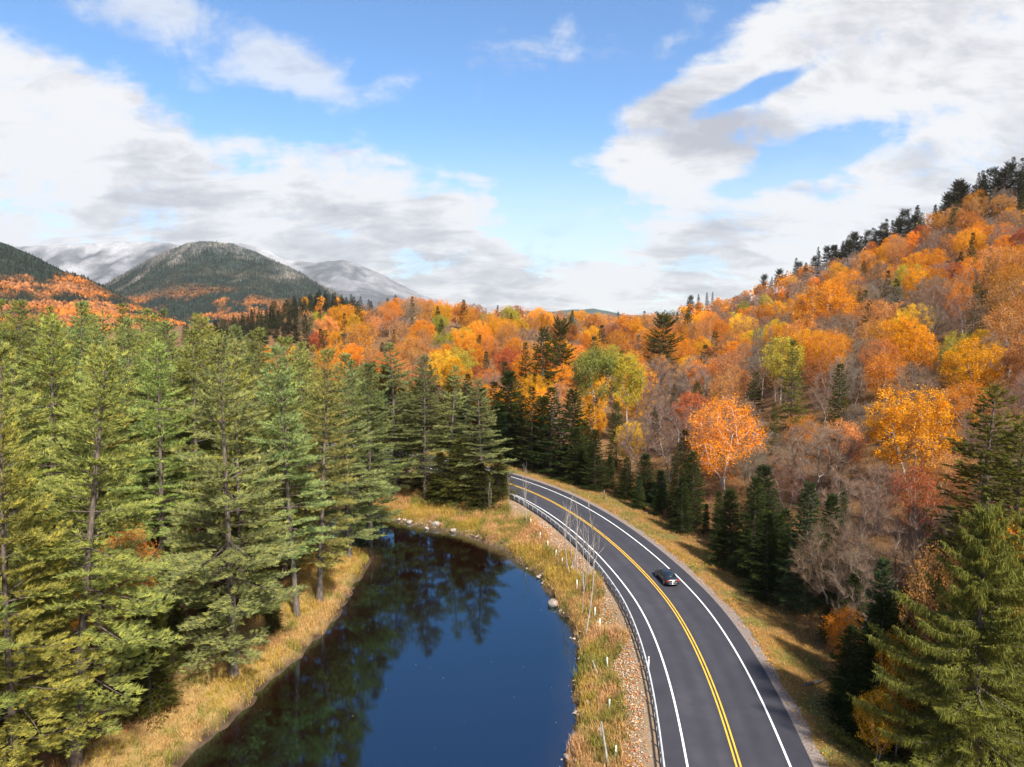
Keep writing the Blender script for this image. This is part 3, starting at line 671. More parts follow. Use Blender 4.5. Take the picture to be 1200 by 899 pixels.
# ------------------------------------------------------------------ tints (what each kind of foliage is)
TI = dict(pine=(.26, .29, .092), pineb=(.235, .275, .115), piney=(.295, .305, .082), fir=(.042, .058, .018), firb=(.05, .085, .04), spruce=(.075, .082, .022), sprucey=(.14, .14, .035), droop=(.175, .19, .045),
          orange=(.65, .258, .02), gold=(.72, .355, .02), yellow=(.70, .41, .03), rust=(.50, .19, .045), red=(.42, .115, .045), peach=(.54, .25, .08), green=(.27, .28, .075), lime=(.42, .36, .05),
          twig=(.27, .19, .155), twigg=(.26, .215, .185), twigr=(.28, .185, .14), dark=(.04, .04, .02))
TREES = []
def T(kind, x, y, h, wf=1.0, tint='pine', label=None, hand=False, zone=None, group=None, lean=(0, 0), var=None):
    TREES.append(dict(kind=kind, x=float(x), y=float(y), z=hz(x, y), h=float(h), wf=wf, tint=tint, label=label, hand=hand, zone=zone, group=group, lean=lean, var=var))
def TP(kind, u, vtop, depth, wf=1.0, tint='pine', label=None, hmin=2.0, **k):
    x, y, zt = at_depth(u, vtop, depth); T(kind, x, y, max(hmin, zt - hz(x, y)), wf, tint, label, True, **k)
# ---- trees one can point at, left wood and point
T('pine', -30.2, 45.5, 29.5, 1.0, 'pine', 'big pale green pine whose bare leaning trunk meets the bottom edge left of the pond', True, lean=(.13, 0), var=0)
T('pine', -24.2, 58, 29.5, 1.0, 'pineb', 'tall pine on the grassy bank standing apart with its trunk foot in view', True, lean=(.05, 0), var=2)
TP('pine', -12, 470, 41, .85, 'piney', 'yellowish green pine cut off by the left picture edge, nearest of all', var=4)
TP('pine', 338, 402, 70, .85, 'pineb', 'slimmer of two pines leaning beside the bank above the pond', var=3)
TP('pine', 366, 408, 74, .95, 'pine', 'fuller of two pines leaning over the bank above the pond', lean=(.03, -.02), var=1)
TP('pine', 404, 414, 88, 1.0, 'pineb', 'pine whose low boughs hang over the far left corner of the pond', var=2)
TP('pine', 430, 425, 100, 1.1, 'pineb', 'pine standing just left of the grassy point across the pond', var=5)
TP('pine', 460, 402, 116, 1.25, 'pineb', 'tallest of the pines standing on the grassy point across the pond', var=2)
TP('pine', 496, 416, 114, 1.15, 'pineb', 'thin pine with long bare trunk in the middle of the grassy point', var=3)
TP('pine', 524, 428, 116, 1.1, 'pineb', 'pine just left of the layered pine beside the bend', var=6)
TP('pine', 563, 441, 112, 1.15, 'pineb', 'grey green layered pine beside the road bend on the grassy point', var=0)
for u, v, d, w_, l in ((540, 515, 111, 1.7, 'low dark fir filling the gap under the layered pine beside the bend'), (584, 530, 112, 1.8, 'low dark fir at the road bend, its skirt hiding the guardrail end'), (515, 530, 113, 1.6, 'low dark fir between the pine trunks on the grassy point'), (562, 540, 109.5, 2.1, 'broad low fir on the slope of the grassy point above the shore'),
    (590, 552, 115, 1.7, 'small fir nearest the guardrail at the bend'), (552, 500, 117, 1.5, 'taller dark fir behind the layered pine at the bend')):
    TP('fir', u, v, d, w_, 'spruce', l)
TP('fir', 170, 690, 52, 1.25, 'spruce', 'young olive fir under the pines at the top of the left bank')
TP('fir', 200, 690, 59, 1.0, 'spruce', 'young dark fir in the shade behind the pale pine trunk')
TP('spruce', 243, 560, 66, .8, 'dark', 'dark fir standing in shade behind the bank pine')
TP('thin_maple', 232, 612, 74, .5, 'orange', 'orange leafed sapling glowing among the pine trunks', hmin=3)
TP('thin_maple', 212, 600, 78, .6, 'rust', 'rust understory maple deep among the pine trunks', hmin=5)
TP('thin_maple', 88, 668, 60, .5, 'gold', 'golden sapling low among the nearest pines', hmin=3.0)
TP('thin_maple', 62, 712, 55, .5, 'orange', 'small orange sapling low among the nearest pines', hmin=2.4)
TP('thin_maple', 150, 610, 62, .6, 'rust', 'thin rust understory tree between the nearest pines', hmin=5)
TP('spruce', 492, 515, 121, 1.3, 'spruce', 'shaded spruce behind the bare trunk on the grassy point')
TP('spruce', 468, 505, 122, 1.4, 'spruce', 'shaded spruce behind the tallest pine of the grassy point')
TP('bush', 545, 590, 108, .7, 'red', 'small red bush at the foot of the low firs by the bend', hmin=1.6)
# ---- right of the road
TP('spruce', 634, 383, 178, 1.25, 'spruce', 'tall broad dark spruce towering over the far side of the bend', var=2)
TP('spruce', 616, 402, 188, .9, 'spruce', 'narrower dark spruce just left of the tall broad one beyond the bend', var=1)
TP('round_pine', 656, 377, 205, .7, 'spruce', 'dark rounded pine behind the tall spruce beyond the bend')
TP('round_pine', 777, 370, 235, .95, 'spruce', 'solitary dark round topped pine standing out on the orange hillside')
TP('thin_spruce', 749, 392, 235, 1.2, 'twigg', 'grey half dead spruce left of the round topped pine')
TP('spruce', 697, 394, 215, 1.2, 'spruce', 'broad dark spruce rising behind the green aspen')
TP('thin_spruce', 838, 388, 230, 1.2, 'spruce', 'sparse dark spruce with visible trunk on the middle slope')
TP('spruce', 931, 398, 128, 1.0, 'sprucey', 'large dark spruce standing free on the middle slope', var=0)
TP('spruce', 909, 472, 117, .8, 'sprucey', 'smaller yellow green spruce at the foot of the large free one', var=2)
TP('spruce', 1192, 492, 56, 1.5, 'sprucey', 'yellow green spruce cut by the right edge above the drooping one', var=2)
TP('spruce', 1163, 452, 60, 1.45, 'sprucey', 'tall yellow green spruce above the drooping one at right', var=4)
TP('aspen', 697, 408, 160, 1.1, 'green', 'grey green aspen with full crown on tall pale trunk', var=0)
TP('aspen', 737, 414, 157, .85, 'lime', 'yellow green aspen leaning beside the grey green one', var=1)
TP('maple', 694, 470, 148, .7, 'gold', 'golden maple low under the grey green aspen', hmin=8)
TP('maple', 628, 438, 165, .8, 'gold', 'golden maple before the dark spruces at the bend', hmin=8)
TP('maple', 602, 448, 168, .6, 'orange', 'orange maple left of the golden one above the bend', hmin=7)
TP('maple', 535, 418, 190, 1.0, 'gold', 'golden maple peeping over the pines of the grassy point')
TP('white_birch', 853, 460, 108, 1.0, 'orange', 'orange birch with branching white trunk above the roadside firs', var=0)
TP('bare', 787, 468, 122, 1.25, 'twig', 'wide pinkish bare tree above the roadside firs', var=1)
TP('bare', 748, 490, 126, 1.1, 'twig', 'bare tree with pale forked trunk left of the wide pinkish one', var=2)
TP('bare', 657, 446, 140, .55, 'twigg', 'tall thin grey bare tree at the roadside beyond the bend', var=2)
TP('dead_spruce', 646, 470, 138, 1.0, 'twigg', 'dead grey spruce with bare whorls at the far roadside')
TP('bare', 817, 424, 170, 1.0, 'twigg', 'pale grey bare tree on the slope above the orange birch', var=1)
TP('bare', 775, 416, 175, 1.15, 'twig', 'rounded mauve bare tree below the round topped pine', var=0)
TP('bare', 957, 494, 92, 1.35, 'twig', 'large fan shaped mauve bare tree on the lower slope', var=3)
TP('bare', 1003, 428, 125, .9, 'twigg', 'whitish bare tree right of the large free spruce', var=1)
TP('bare', 896, 372, 170, .55, 'twigg', 'bare whitish stem rising alone left of the large free spruce', var=2)
TP('maple', 1070, 450, 86, .98, 'gold', 'largest golden orange maple crown on the slope at right', var=1)
TP('maple', 1078, 382, 122, 1.0, 'gold', 'golden maple left in the yellow group on the upper slope')
TP('maple', 1155, 384, 118, 1.0, 'yellow', 'bright yellow maple right in the yellow group on the upper slope')
TP('maple', 1122, 387, 116, .7, 'lime', 'yellow green maple in the middle of the yellow group on the upper slope')
TP('maple', 1183, 348, 132, .9, 'spruce', 'olive green tree at the right picture edge on the upper slope')
TP('thin_maple', 1072, 545, 70, .8, 'red', 'dusky red thin tree under the largest golden maple', hmin=5)
TP('maple', 966, 330, 205, 1.0, 'orange', 'deep orange maple high on the slope below the ridge firs')
TP('bare', 1040, 590, 62, 1.0, 'twig', 'spreading bare tree with pale limbs left of the drooping spruce', var=1)
TP('bare', 1000, 555, 74, 1.1, 'twig', 'mauve bare tree just behind the rightmost roadside fir', var=1)
TP('bare', 1034, 540, 80, 1.1, 'twig', 'mauve bare tree below the largest golden maple, left of the red one', var=0)
TP('bare', 960, 600, 78, 1.0, 'twigr', 'reddish bare tree squeezed between two roadside firs', var=2)
TP('bare', 1092, 590, 66, 1.0, 'twigg', 'grey bare tree behind the top of the drooping spruce', var=3)
TP('bare', 1010, 640, 60, .9, 'twig', 'low mauve bare tree above the dark fir hollow', var=0)
TP('bare', 925, 530, 92, 1.2, 'twig', 'broad mauve bare tree right behind the three roadside firs', var=1)
TP('bare', 880, 520, 104, 1.0, 'twigg', 'grey bare tree between the orange birch and the large fan shaped one', var=3)
TP('fir', 1005, 668, 60, 1.2, 'fir', 'dark fir in shade behind the small orange tree by the verge')
TP('fir', 975, 690, 63, 1.1, 'fir', 'low dark fir at the verge edge right of the three roadside firs')
TP('fir', 1062, 690, 52, 1.2, 'fir', 'dark fir half hidden by the drooping spruce boughs')
TP('fir', 843, 575, 94, 1.0, 'fir', 'dark fir at the verge under the white birch trunk')
TP('fir', 828, 590, 96, .9, 'fir', 'small dark fir at the verge left of the one under the birch')
TP('bare', 985, 610, 64, 1.0, 'twigr', 'reddish bare tree low above the verge left of the drooping spruce', var=3)
TP('thin_maple', 992, 712, 57, .95, 'orange', 'small orange leafed tree leaning out over the right verge', hmin=4)
TP('fir', 1040, 655, 54, .85, 'firb', 'narrow dark fir in the hollow behind the right verge')
for u, v, d, w_, l in ((885, 560, 80, 1.1, 'leftmost and tallest of three dark firs beside the road opposite the pond'), (903, 600, 74, 1.15, 'middle and lowest of three dark firs beside the road opposite the pond'), (948, 566, 70, 1.0, 'rightmost of three dark firs beside the road, bluish green'),
                       (990, 570, 80, .8, 'small light green fir poking out of mauve bare trees'), (815, 530, 100, 1.1, 'dark fir left of the orange birch beside the verge'), (800, 560, 97, 1.1, 'broad dark fir on the verge below the orange birch'),
                       (1000, 735, 51, 1.35, 'wide dark fir in shade behind the right verge'), (1035, 700, 48, 1.2, 'dark fir just left of the drooping spruce')):
    TP('fir', u, v, d, w_, 'firb' if 'bluish' in l or 'light' in l else 'fir', l)
TP('drooping_spruce', 1160, 585, 41.5, 1.32, 'droop', 'big drooping spruce with hanging boughs at lower right', var=0)
TP('drooping_spruce', 1215, 560, 45, 1.0, 'droop', 'second drooping spruce cut off by the right picture edge', var=1)
TP('thin_maple', 1058, 735, 45.5, .5, 'gold', 'golden leafed birch tangled into the drooping spruce boughs', hmin=5)
TP('thin_maple', 1032, 806, 44.5, .75, 'gold', 'small golden sapling at the skirt of the drooping spruce', hmin=3)
TP('thin_maple', 1105, 640, 50, .6, 'peach', 'thin peach leafed birch behind the drooping spruce', hmin=8)
# ------------------------------------------------------------------ fill the woods
HAND = np.array([(t['x'], t['y']) for t in TREES])
def darts(n, xr, yr, sep, ok, seed, pts=None):
    g = np.random.default_rng(seed); out = list(map(tuple, pts)) if pts is not None else []; k0 = len(out); cell = {}
    def key(x, y): return int(x // 8), int(y // 8)
    for p in out: cell.setdefault(key(*p), []).append(p)
    X_ = g.uniform(xr[0], xr[1], n); Y_ = g.uniform(yr[0], yr[1], n); m = ok(X_, Y_)
    for x, y in zip(X_[m], Y_[m]):
        s = sep(x, y); kx, ky = key(x, y); bad = False; rr = int(s // 8) + 1
        for a in range(kx - rr, kx + rr + 1):
            for b_ in range(ky - rr, ky + rr + 1):
                for p in cell.get((a, b_), ()):
                    if (p[0] - x) ** 2 + (p[1] - y) ** 2 < s * s: bad = True; break
                if bad: break
            if bad: break
        if not bad: out.append((x, y)); cell.setdefault((kx, ky), []).append((x, y))
    return out[k0:]
SKY = [(-150, 338), (0, 344), (60, 354), (130, 351), (180, 351), (215, 358), (250, 378), (300, 382), (340, 394), (400, 413), (440, 425), (500, 445), (600, 470)]
def ok_left(x, y):
    d, _ = road_d(x, y); return (x > -y * .84 - 14) & (x < -4) & (pond_sd(x, y) > np.where(y < 62, 4.0, 3.2)) & (d < np.where(y > 104, -7.5, -12)) & ((y < 104) | (x < -24) | ((y > 116) & (x < -14)))
for x, y in darts(5000, (-170, -4), (33, 165), lambda x, y: 4.2 + y / 62, ok_left, 21, HAND):
    u, v0 = project(x, y, hz(x, y) + 28); lim = float(np.interp(u, *zip(*SKY))); h = 26 + 6 * rnd.random()
    u, v = project(x, y, hz(x, y) + h)
    if v < lim: h = max(10, h - (lim - v + rnd.random() * 9) * y / FPX)
    T('pine', x, y, h, .82 + .3 * rnd.random(), rnd.choice(['pine', 'pine', 'pineb', 'piney']), zone='left')
for x, y in darts(900, (-60, -15), (36, 100), lambda x, y: 4.0, lambda x, y: ok_left(x, y) & (pond_sd(x, y) < 16), 22, HAND):
    T(rnd.choice(['fir', 'fir', 'fir', 'thin_maple']), x, y, 3 + 5 * rnd.random(), .9, None, zone='under')
# road side firs
def ok_fir(x, y):
    d, s = road_d(x, y); return (d > 12.0) & (d < 17.5) & (y > 62) & (x > -75) & (vnoise(s / 9, s * 0 + 4) > .14)
for x, y in darts(4000, (-75, 40), (60, 180), lambda x, y: 3.0, ok_fir, 23, HAND):
    far = y > 128; T('fir' if not far or rnd.random() < .5 else 'spruce', x, y, (10 + 9 * rnd.random()) if far else 4 + 7.5 * rnd.random() ** 1.3, 1.1 + .6 * rnd.random(), rnd.choice(['fir', 'fir', 'spruce' if far else 'fir', 'firb']), zone='verge')
# the orange hillside
def ok_hill(x, y):
    d, s = road_d(x, y); return (d > 16) & (np.abs(x) < y * .80 + 18) & (x > np.where(y > 230, -y * .295, -y * .36 - 4)) & (x < 262) & (y > 38) & ~((y < 62) & (x < 36))
def sep_hill(x, y): return (4.9 + y / 75) * np.where((x - FOOT(y)) / (235 - FOOT(y)) > .84, .5, 1)
HP = darts(42000, (-300, 262), (38, 900), sep_hill, ok_hill, 24, HAND)
for x, y in HP:
    t = (x - FOOT(y)) / (235 - FOOT(y)); near = y < 150; n = float(vnoise(x / 26 + 3, y / 26)); r_ = rnd.random(); u, v = project(x, y, hz(x, y) + 10)
    right = t > .05; ridge = t > .845
    con = (.95 if y < 470 else .75 if y < 640 else .3) if ridge and n > .15 else (.13 if right else .22)
    if near and v > 430: con = .19
    if near and v > 520: con = .27
    if r_ < con:
        hgt = (9 + 8.5 * rnd.random()) * (1.3 if ridge else 1); T(rnd.choice(['spruce', 'spruce', 'thin_spruce'] if not ridge else ['spruce', 'spruce', 'round_pine']), x, y, hgt, (.72 if ridge else .95) + .3 * rnd.random(), 'dark' if ridge else rnd.choice(['spruce', 'fir', 'spruce']), zone='ridge' if ridge else 'hill'); continue
    r2 = rnd.random(); bare = .36 + .35 * (n - .5) + (.30 if near and v > 430 else 0) + (.06 if right else -.12)
    hgt = 10.5 + 5 * rnd.random()
    if near: hgt *= .82
    if r2 < bare: T('bare', x, y, hgt * .95, .9 + .3 * rnd.random(), rnd.choice(['twig', 'twig', 'twigg', 'twigr']), zone='hill')
    elif r2 < bare + .30: T('thin_maple', x, y, hgt, 1 + .3 * rnd.random(), rnd.choice(['peach', 'peach', 'rust', 'orange', 'orange']), zone='hill')
    else:
        pal = ['orange', 'orange', 'orange', 'gold', 'rust', 'peach', 'gold'] if n > .45 else ['orange', 'gold', 'gold', 'yellow', 'yellow', 'orange', 'orange', 'rust', 'red', 'lime']
        T('maple', x, y, hgt, .85 + .3 * rnd.random(), rnd.choice(pal), zone='hill')
# the dark fir knoll behind the left wood
for x, y in darts(2500, (-330, -80), (520, 760), lambda x, y: 5.6, lambda x, y: ((x + 178) / 115) ** 2 + ((y - 645) / 120) ** 2 < 1, 25):
    T('spruce', x, y, 12 + 6.5 * rnd.random(), 1.05 + .3 * rnd.random(), rnd.choice(['dark', 'dark', 'dark', 'fir', 'fir', 'spruce']), zone='knoll')
# ------------------------------------------------------------------ keep what the photograph shows
WIDE = dict(pine=.17, fir=.22, spruce=.17, thin_spruce=.11, round_pine=.24, drooping_spruce=.3, dead_spruce=.1, maple=.38, thin_maple=.32, bare=.34, aspen=.22, white_birch=.34, bush=.5, sapling=.1)
OPAC = dict(pine=.72, fir=.9, spruce=.8, thin_spruce=.6, round_pine=.85, drooping_spruce=.85, dead_spruce=.3, maple=.82, thin_maple=.5, bare=.42, aspen=.75, white_birch=.6, bush=.8, sapling=.2)
GW, GH = 400, 300; trans = np.ones((GH, GW)); cu = (np.arange(GW) + .5) * 3; cvv = (np.arange(GH) + .5) * 3
# the ground in front hides too: march along the depth with the terrain's own skyline
cols_t = np.full(GW, 1e9); TREES.sort(key=lambda t: t['y'])
def ground_line(y):
    xs_ = (cu - 600) / FPX * y; return project(xs_, y, height(xs_, np.full(GW, y)))[1]
steps = np.concatenate([np.arange(40, 200, 6), np.arange(200, 900, 14)]); si = 0
for t in TREES:
    while si < len(steps) and steps[si] < t['y'] - 3: cols_t = np.minimum(cols_t, ground_line(steps[si])); si += 1
    u0, vt = project(t['x'], t['y'], t['z'] + t['h']); _, vb = project(t['x'], t['y'], t['z']); hw = WIDE[t['kind']] * t['h'] * t['wf'] * FPX / t['y']
    i0, i1 = int(max(0, (u0 - hw) / 3)), int(min(GW, (u0 + hw) / 3 + 1)); j0, j1 = int(max(0, vt / 3)), int(min(GH, vb / 3 + 1)); t['u'], t['v'] = u0, vt
    t['out'] = u0 + hw < 0 or u0 - hw > 1200; t['vis'] = 0.0
    if i1 <= i0 or j1 <= j0: continue
    uu, vv = np.meshgrid(cu[i0:i1], cvv[j0:j1]); f = (vv - vt) / (vb - vt)
    con = t['kind'] in ('pine', 'fir', 'spruce', 'thin_spruce', 'drooping_spruce', 'dead_spruce', 'round_pine')
    if con: msk = np.abs(uu - u0) < hw * np.clip(f * 1.5 + .05, 0, 1) * (f < (.8 if t['kind'] == 'pine' else .97))
    else: msk = ((uu - u0) / hw) ** 2 + ((f - .4) / .42) ** 2 < 1
    msk &= vv < cols_t[i0:i1][None] + 2
    t['vis'] = float((trans[j0:j1, i0:i1] * msk).sum()) * 9 * OPAC[t['kind']]; trans[j0:j1, i0:i1] *= np.where(msk, 1 - OPAC[t['kind']], 1)
KEEP = [t for t in TREES if t['hand'] or t['vis'] > (28 if t['y'] < 160 else 5 if t['zone'] == 'knoll' else 12) or (t['out'] and t['y'] < 170)]
FAR = [t for t in KEEP if not t['hand'] and t['zone'] in ('hill', 'knoll', 'ridge') and t['y'] > 0]
CLASS = dict(pine='pine', fir='fir', spruce='spruce', thin_spruce='spruce', round_pine='spruce', maple='maple', thin_maple='maple', bare='bare', drooping_spruce='spruce', dead_spruce='spruce', aspen='aspen', white_birch='birch', bush='bush', sapling='sapling')
for cls in ('spruce', 'maple', 'bare'):
    mem = sorted([t for t in FAR if CLASS[t['kind']] == cls], key=lambda t: -t['vis'])
    n_hand = sum(CLASS[t['kind']] == cls for t in KEEP if t not in FAR)
    for t in mem[290 - n_hand:]: t['mass'] = True
print('trees', len(TREES), 'kept', len(KEEP), 'mass', sum('mass' in t for t in KEEP), {c: sum(CLASS[t['kind']] == c and 'mass' not in t for t in KEEP) for c in set(CLASS.values())})
# ------------------------------------------------------------------ labels
NAME = dict(pine='white_pine', fir='fir_tree', spruce='spruce_tree', thin_spruce='spruce_tree', round_pine='pine_tree', drooping_spruce='drooping_spruce', dead_spruce='dead_spruce', maple='maple_tree', thin_maple='maple_tree', bare='bare_tree', aspen='aspen_tree', white_birch='birch_tree', bush='bush', sapling='birch_sapling')
CAT = dict(pine='pine', fir='fir', spruce='spruce', thin_spruce='spruce', round_pine='pine', drooping_spruce='spruce', dead_spruce='spruce', maple='maple', thin_maple='maple', bare='bare tree', aspen='aspen', white_birch='birch', bush='bush', sapling='sapling')
WORD = dict(pine='green pine', pineb='grey green pine', piney='yellow green pine', fir='dark green', firb='bluish green', spruce='olive green', sprucey='yellow green', droop='yellow green', orange='orange', gold='golden', yellow='yellow', rust='rust', red='red', peach='peach', green='green', lime='yellow green', twig='mauve', twigg='grey', twigr='reddish', dark='blackish green')
ORD = 'first second third fourth fifth sixth seventh eighth ninth tenth eleventh twelfth thirteenth fourteenth fifteenth sixteenth seventeenth eighteenth nineteenth twentieth'.split()
def phrase(t):
    k, c = t['kind'], WORD[t['tint']]
    if k == 'pine': return c
    return {'fir': c + ' fir', 'spruce': c + ' spruce', 'thin_spruce': 'sparse ' + c + ' spruce', 'round_pine': 'round topped ' + c + ' pine', 'maple': 'full ' + c + ' maple', 'thin_maple': 'thin ' + c + ' maple', 'bare': c + ' leafless tree', 'bush': c + ' bush'}.get(k, c + ' ' + k.replace('_', ' '))
def place_words(t):
    y, x = t['y'], t['x']; row = None
    if t['zone'] == 'left': return 'in the %s row of the left wood' % (ORD[min(11, int((y - 33) / 9))] if y < 140 else 'last')
    if t['zone'] == 'under': return 'in the undergrowth below the left pines'
    if t['zone'] == 'verge': return 'lining the road verge beyond the bend' if y > 120 else 'lining the verge opposite the pond'
    if t['zone'] == 'knoll': return 'in the %s row of the dark knoll behind' % ORD[int(min(9, max(0, (y - 520) / 24)))]
    if t['zone'] == 'ridge': return 'on the ridge, %s' % ('far end' if y > 520 else 'middle' if y > 400 else 'near end')
    side = 'right slope' if x > FOOT(y) * 1.0 else 'far hill'
    k = int((y - 38) / 15) if y < 188 else 10 + int((y - 188) / 28)
    return 'in %s row up the %s' % (ORD[min(k, 19)], side)
lab = {}
for t in KEEP:
    if t.get('mass'): continue
    if t['tint'] is None: t['tint'] = {'fir': 'spruce', 'bush': rnd.choice(['gold', 'lime', 'rust']), 'thin_maple': rnd.choice(['rust', 'orange'])}[t['kind']]
    if not t['label']: lab.setdefault((phrase(t), place_words(t)), []).append(t)
for (ph, plw), L in lab.items():
    L.sort(key=lambda t: t['u'])
    for i, t in enumerate(L):
        t['label'] = ('%s standing %s' % (ph, plw)) if len(L) == 1 else ('%s, %s from the %s %s' % ((ph, ORD[i], 'left', plw) if i < (len(L) + 1) // 2 else (ph, ORD[min(19, len(L) - 1 - i)], 'right', plw)))
GROUPS = dict(left='pines of the left wood', under='undergrowth below the left pines', verge='firs lining the road verge', knoll='firs on the dark knoll', ridge='firs along the ridge', hill='autumn trees on the hillside')
# ------------------------------------------------------------------ plant them
def plant(t):
    k = t['kind']; v = t['var'] if t['var'] is not None else rnd.randrange(len(PROTO[k])); tr, crn, h0 = PROTO[k][v % len(PROTO[k])]
    sc = t['h'] / h0; e = empty(NAME[k], (t['x'], t['y'], t['z'] - .12), rnd.random() * 6.28, t['label'], CAT[k], t['group'] or GROUPS.get(t['zone']))
    e.scale = (sc * t['wf'], sc * t['wf'], sc); e.rotation_euler = (t['lean'][1] + rnd.gauss(0, .012), t['lean'][0] + rnd.gauss(0, .028 if k == 'pine' else .015), e.rotation_euler[2] if t['lean'] == (0, 0) else 0)
    link('trunk', tr, e); c = link('twigs' if k == 'bare' else 'crown', crn, e); tn = TI[t['tint']]
    j = max(.7, 1 + rnd.gauss(0, .15)); c.color = (min(.9, tn[0] * j * (1 + rnd.gauss(0, .06))), min(.9, tn[1] * j * (1 + rnd.gauss(0, .035))), tn[2] * j, 1)
    return e
for t in KEEP:
    if not t.get('mass'): plant(t)
# the smallest ones of the hillside, too many to count, as one wood of leaf clumps
mass = [t for t in KEEP if t.get('mass')]
def wood_mass(name, L, label, conif):
    if not L: return
    g = np.random.default_rng(31); cl = Cloud()
    for t in L:
        c = np.array(TI[t['tint']]) * (.8 + .4 * g.random()); h = t['h']; hw = WIDE[t['kind']] * h * t['wf']; n = {'bare': 130, 'thin_maple': 150}.get(t['kind'], 240); s_ = max(.38, t['y'] / 560)
        if t['kind'] == 'bare':
            P = rand_unit(n, g) * (g.random((n, 1)) ** .33) * [hw, hw, h * .4] + [0, 0, h * .55]; d = unit(P * [1, 1, .4] + [0, 0, h * .3]); sd = unit(np.cross(d, rand_unit(n, g))) * .05
            B = P + [t['x'], t['y'], t['z']]; cl.tris(B - sd, B + sd, B + d * 1.6, g.random(n), c); continue
        if conif:
            f = g.random(n) ** .7; a = g.random(n) * 6.28; rr = hw * f * (.55 + .5 * g.random(n)); P = np.stack([np.cos(a) * rr, np.sin(a) * rr, h * (1 - f * .95)], 1)
            d = unit(P * [1, 1, 0] + [1e-3, 0, 0] + rand_unit(n, g) * .3 * rr[:, None]); d[:, 2] -= .25; sd = unit(np.cross(d, [0, 0, 1.])) * s_ * .55
        else:
            P = rand_unit(n, g); P = P * (.55 + .45 * g.random((n, 1))) * [hw, hw, h * .4] + [0, 0, h * .58]; P *= 1 + .25 * (fbm(P[:, 0] * .5 + t['x'], P[:, 1] * .5 + P[:, 2] * .4, 2)[:, None] - .5); d = rand_unit(n, g); sd = unit(np.cross(d, rand_unit(n, g))) * s_ * .5
        B = P + [t['x'], t['y'], t['z']]; cl.tris(B - sd - d * s_ * .4, B + sd - d * s_ * .4, B + d * s_ * .8, g.random(n), c)
    link(name, cl.mesh(name, M_col), kind='stuff', label=label, category='trees')
wood_mass('distant_autumn_wood', [t for t in mass if CLASS[t['kind']] != 'spruce'], 'far autumn wood of small orange and bare crowns on the hillside', False)
wood_mass('distant_fir_wood', [t for t in mass if CLASS[t['kind']] == 'spruce'], 'far dark fir wood scattered over the hillside and knoll', True)
#@@DETAILS
# ------------------------------------------------------------------ guardrail on the pond side
def obj_bm(name, V, F, m, parent, smooth=False, **kw): return link(name, make_mesh(name, V, F, m if isinstance(m, list) else [m], smooth=smooth), parent, **kw)
def box(x0, x1, y0, y1, z0, z1):
    V = np.array([(x, y, z) for z in (z0, z1) for x, y in ((x0, y0), (x1, y0), (x1, y1), (x0, y1))], float)
    return V, np.array([(3, 2, 1, 0), (4, 5, 6, 7), (0, 1, 5, 4), (1, 2, 6, 5), (2, 3, 7, 6), (3, 0, 4, 7)])
M_steel = noisy_mat('galvanised_steel', [(.3, (.36, .365, .37)), (.6, (.54, .54, .535))], 1.2, .55, 6, metal=.0, spec=.5)
M_steel2 = noisy_mat('weathered_steel', [(.3, (.20, .19, .185)), (.6, (.36, .345, .33))], 2.5, .7, 6, metal=.0)
g0 = link('guardrail', None, None); tag(g0, 'long galvanised box beam guardrail curving along the pond side of the road', 'guardrail')
i0, i1 = 28, 172; ro = -5.02
prof = [(-.06, .62), (.06, .62), (.06, .74), (-.06, .74)]
P = np.arange(i0, i1); Vr = np.stack([np.concatenate([off(ro + a)[P], np.full((len(P), 1), z)], 1) for a, z in prof], 1).reshape(-1, 3)
idx = np.arange(len(P) * 4).reshape(-1, 4)
F = np.concatenate([np.stack([idx[:-1, k], idx[:-1, (k + 1) % 4], idx[1:, (k + 1) % 4], idx[1:, k]], -1) for k in range(4)] + [idx[:1, ::-1], idx[-1:]])
obj_bm('rail', Vr, [F], M_steel, g0)
pv = join([box(-.035, .035, -.05, -.04, -.3, .72), box(-.005, .005, -.04, .04, -.3, .72), box(-.035, .035, .04, .05, -.3, .72), box(-.03, .09, -.06, .06, .57, .60)])
pm = make_mesh('post', pv[0], [pv[1]], [M_steel2])
for k, s_ in enumerate(np.arange(i0 + .5, i1, 1.83)):
    i = int(s_); f = s_ - i; q = off(ro - .11)[i] * (1 - f) + off(ro - .11)[min(i + 1, len(RL) - 1)] * f; p = link('post', pm, g0)
    p.location = (q[0], q[1], -.02); p.rotation_euler = (0, 0, math.atan2(-RN[i][1] * -1, RN[i][0]))
mk = empty('delineator_post', (*at(760, 786, -.1), -.1), 0, 'short white delineator post standing behind the guardrail', 'marker')
obj_bm('stake', *[(lambda b: (b[0], [b[1]]))(join([box(-.05, .05, -.012, .012, 0, 1.25)]))][0], M_white, mk); obj_bm('reflector', *[(lambda b: (b[0], [b[1]]))(box(-.04, .04, -.017, -.0125, 1.0, 1.18))][0], M_steel, mk)

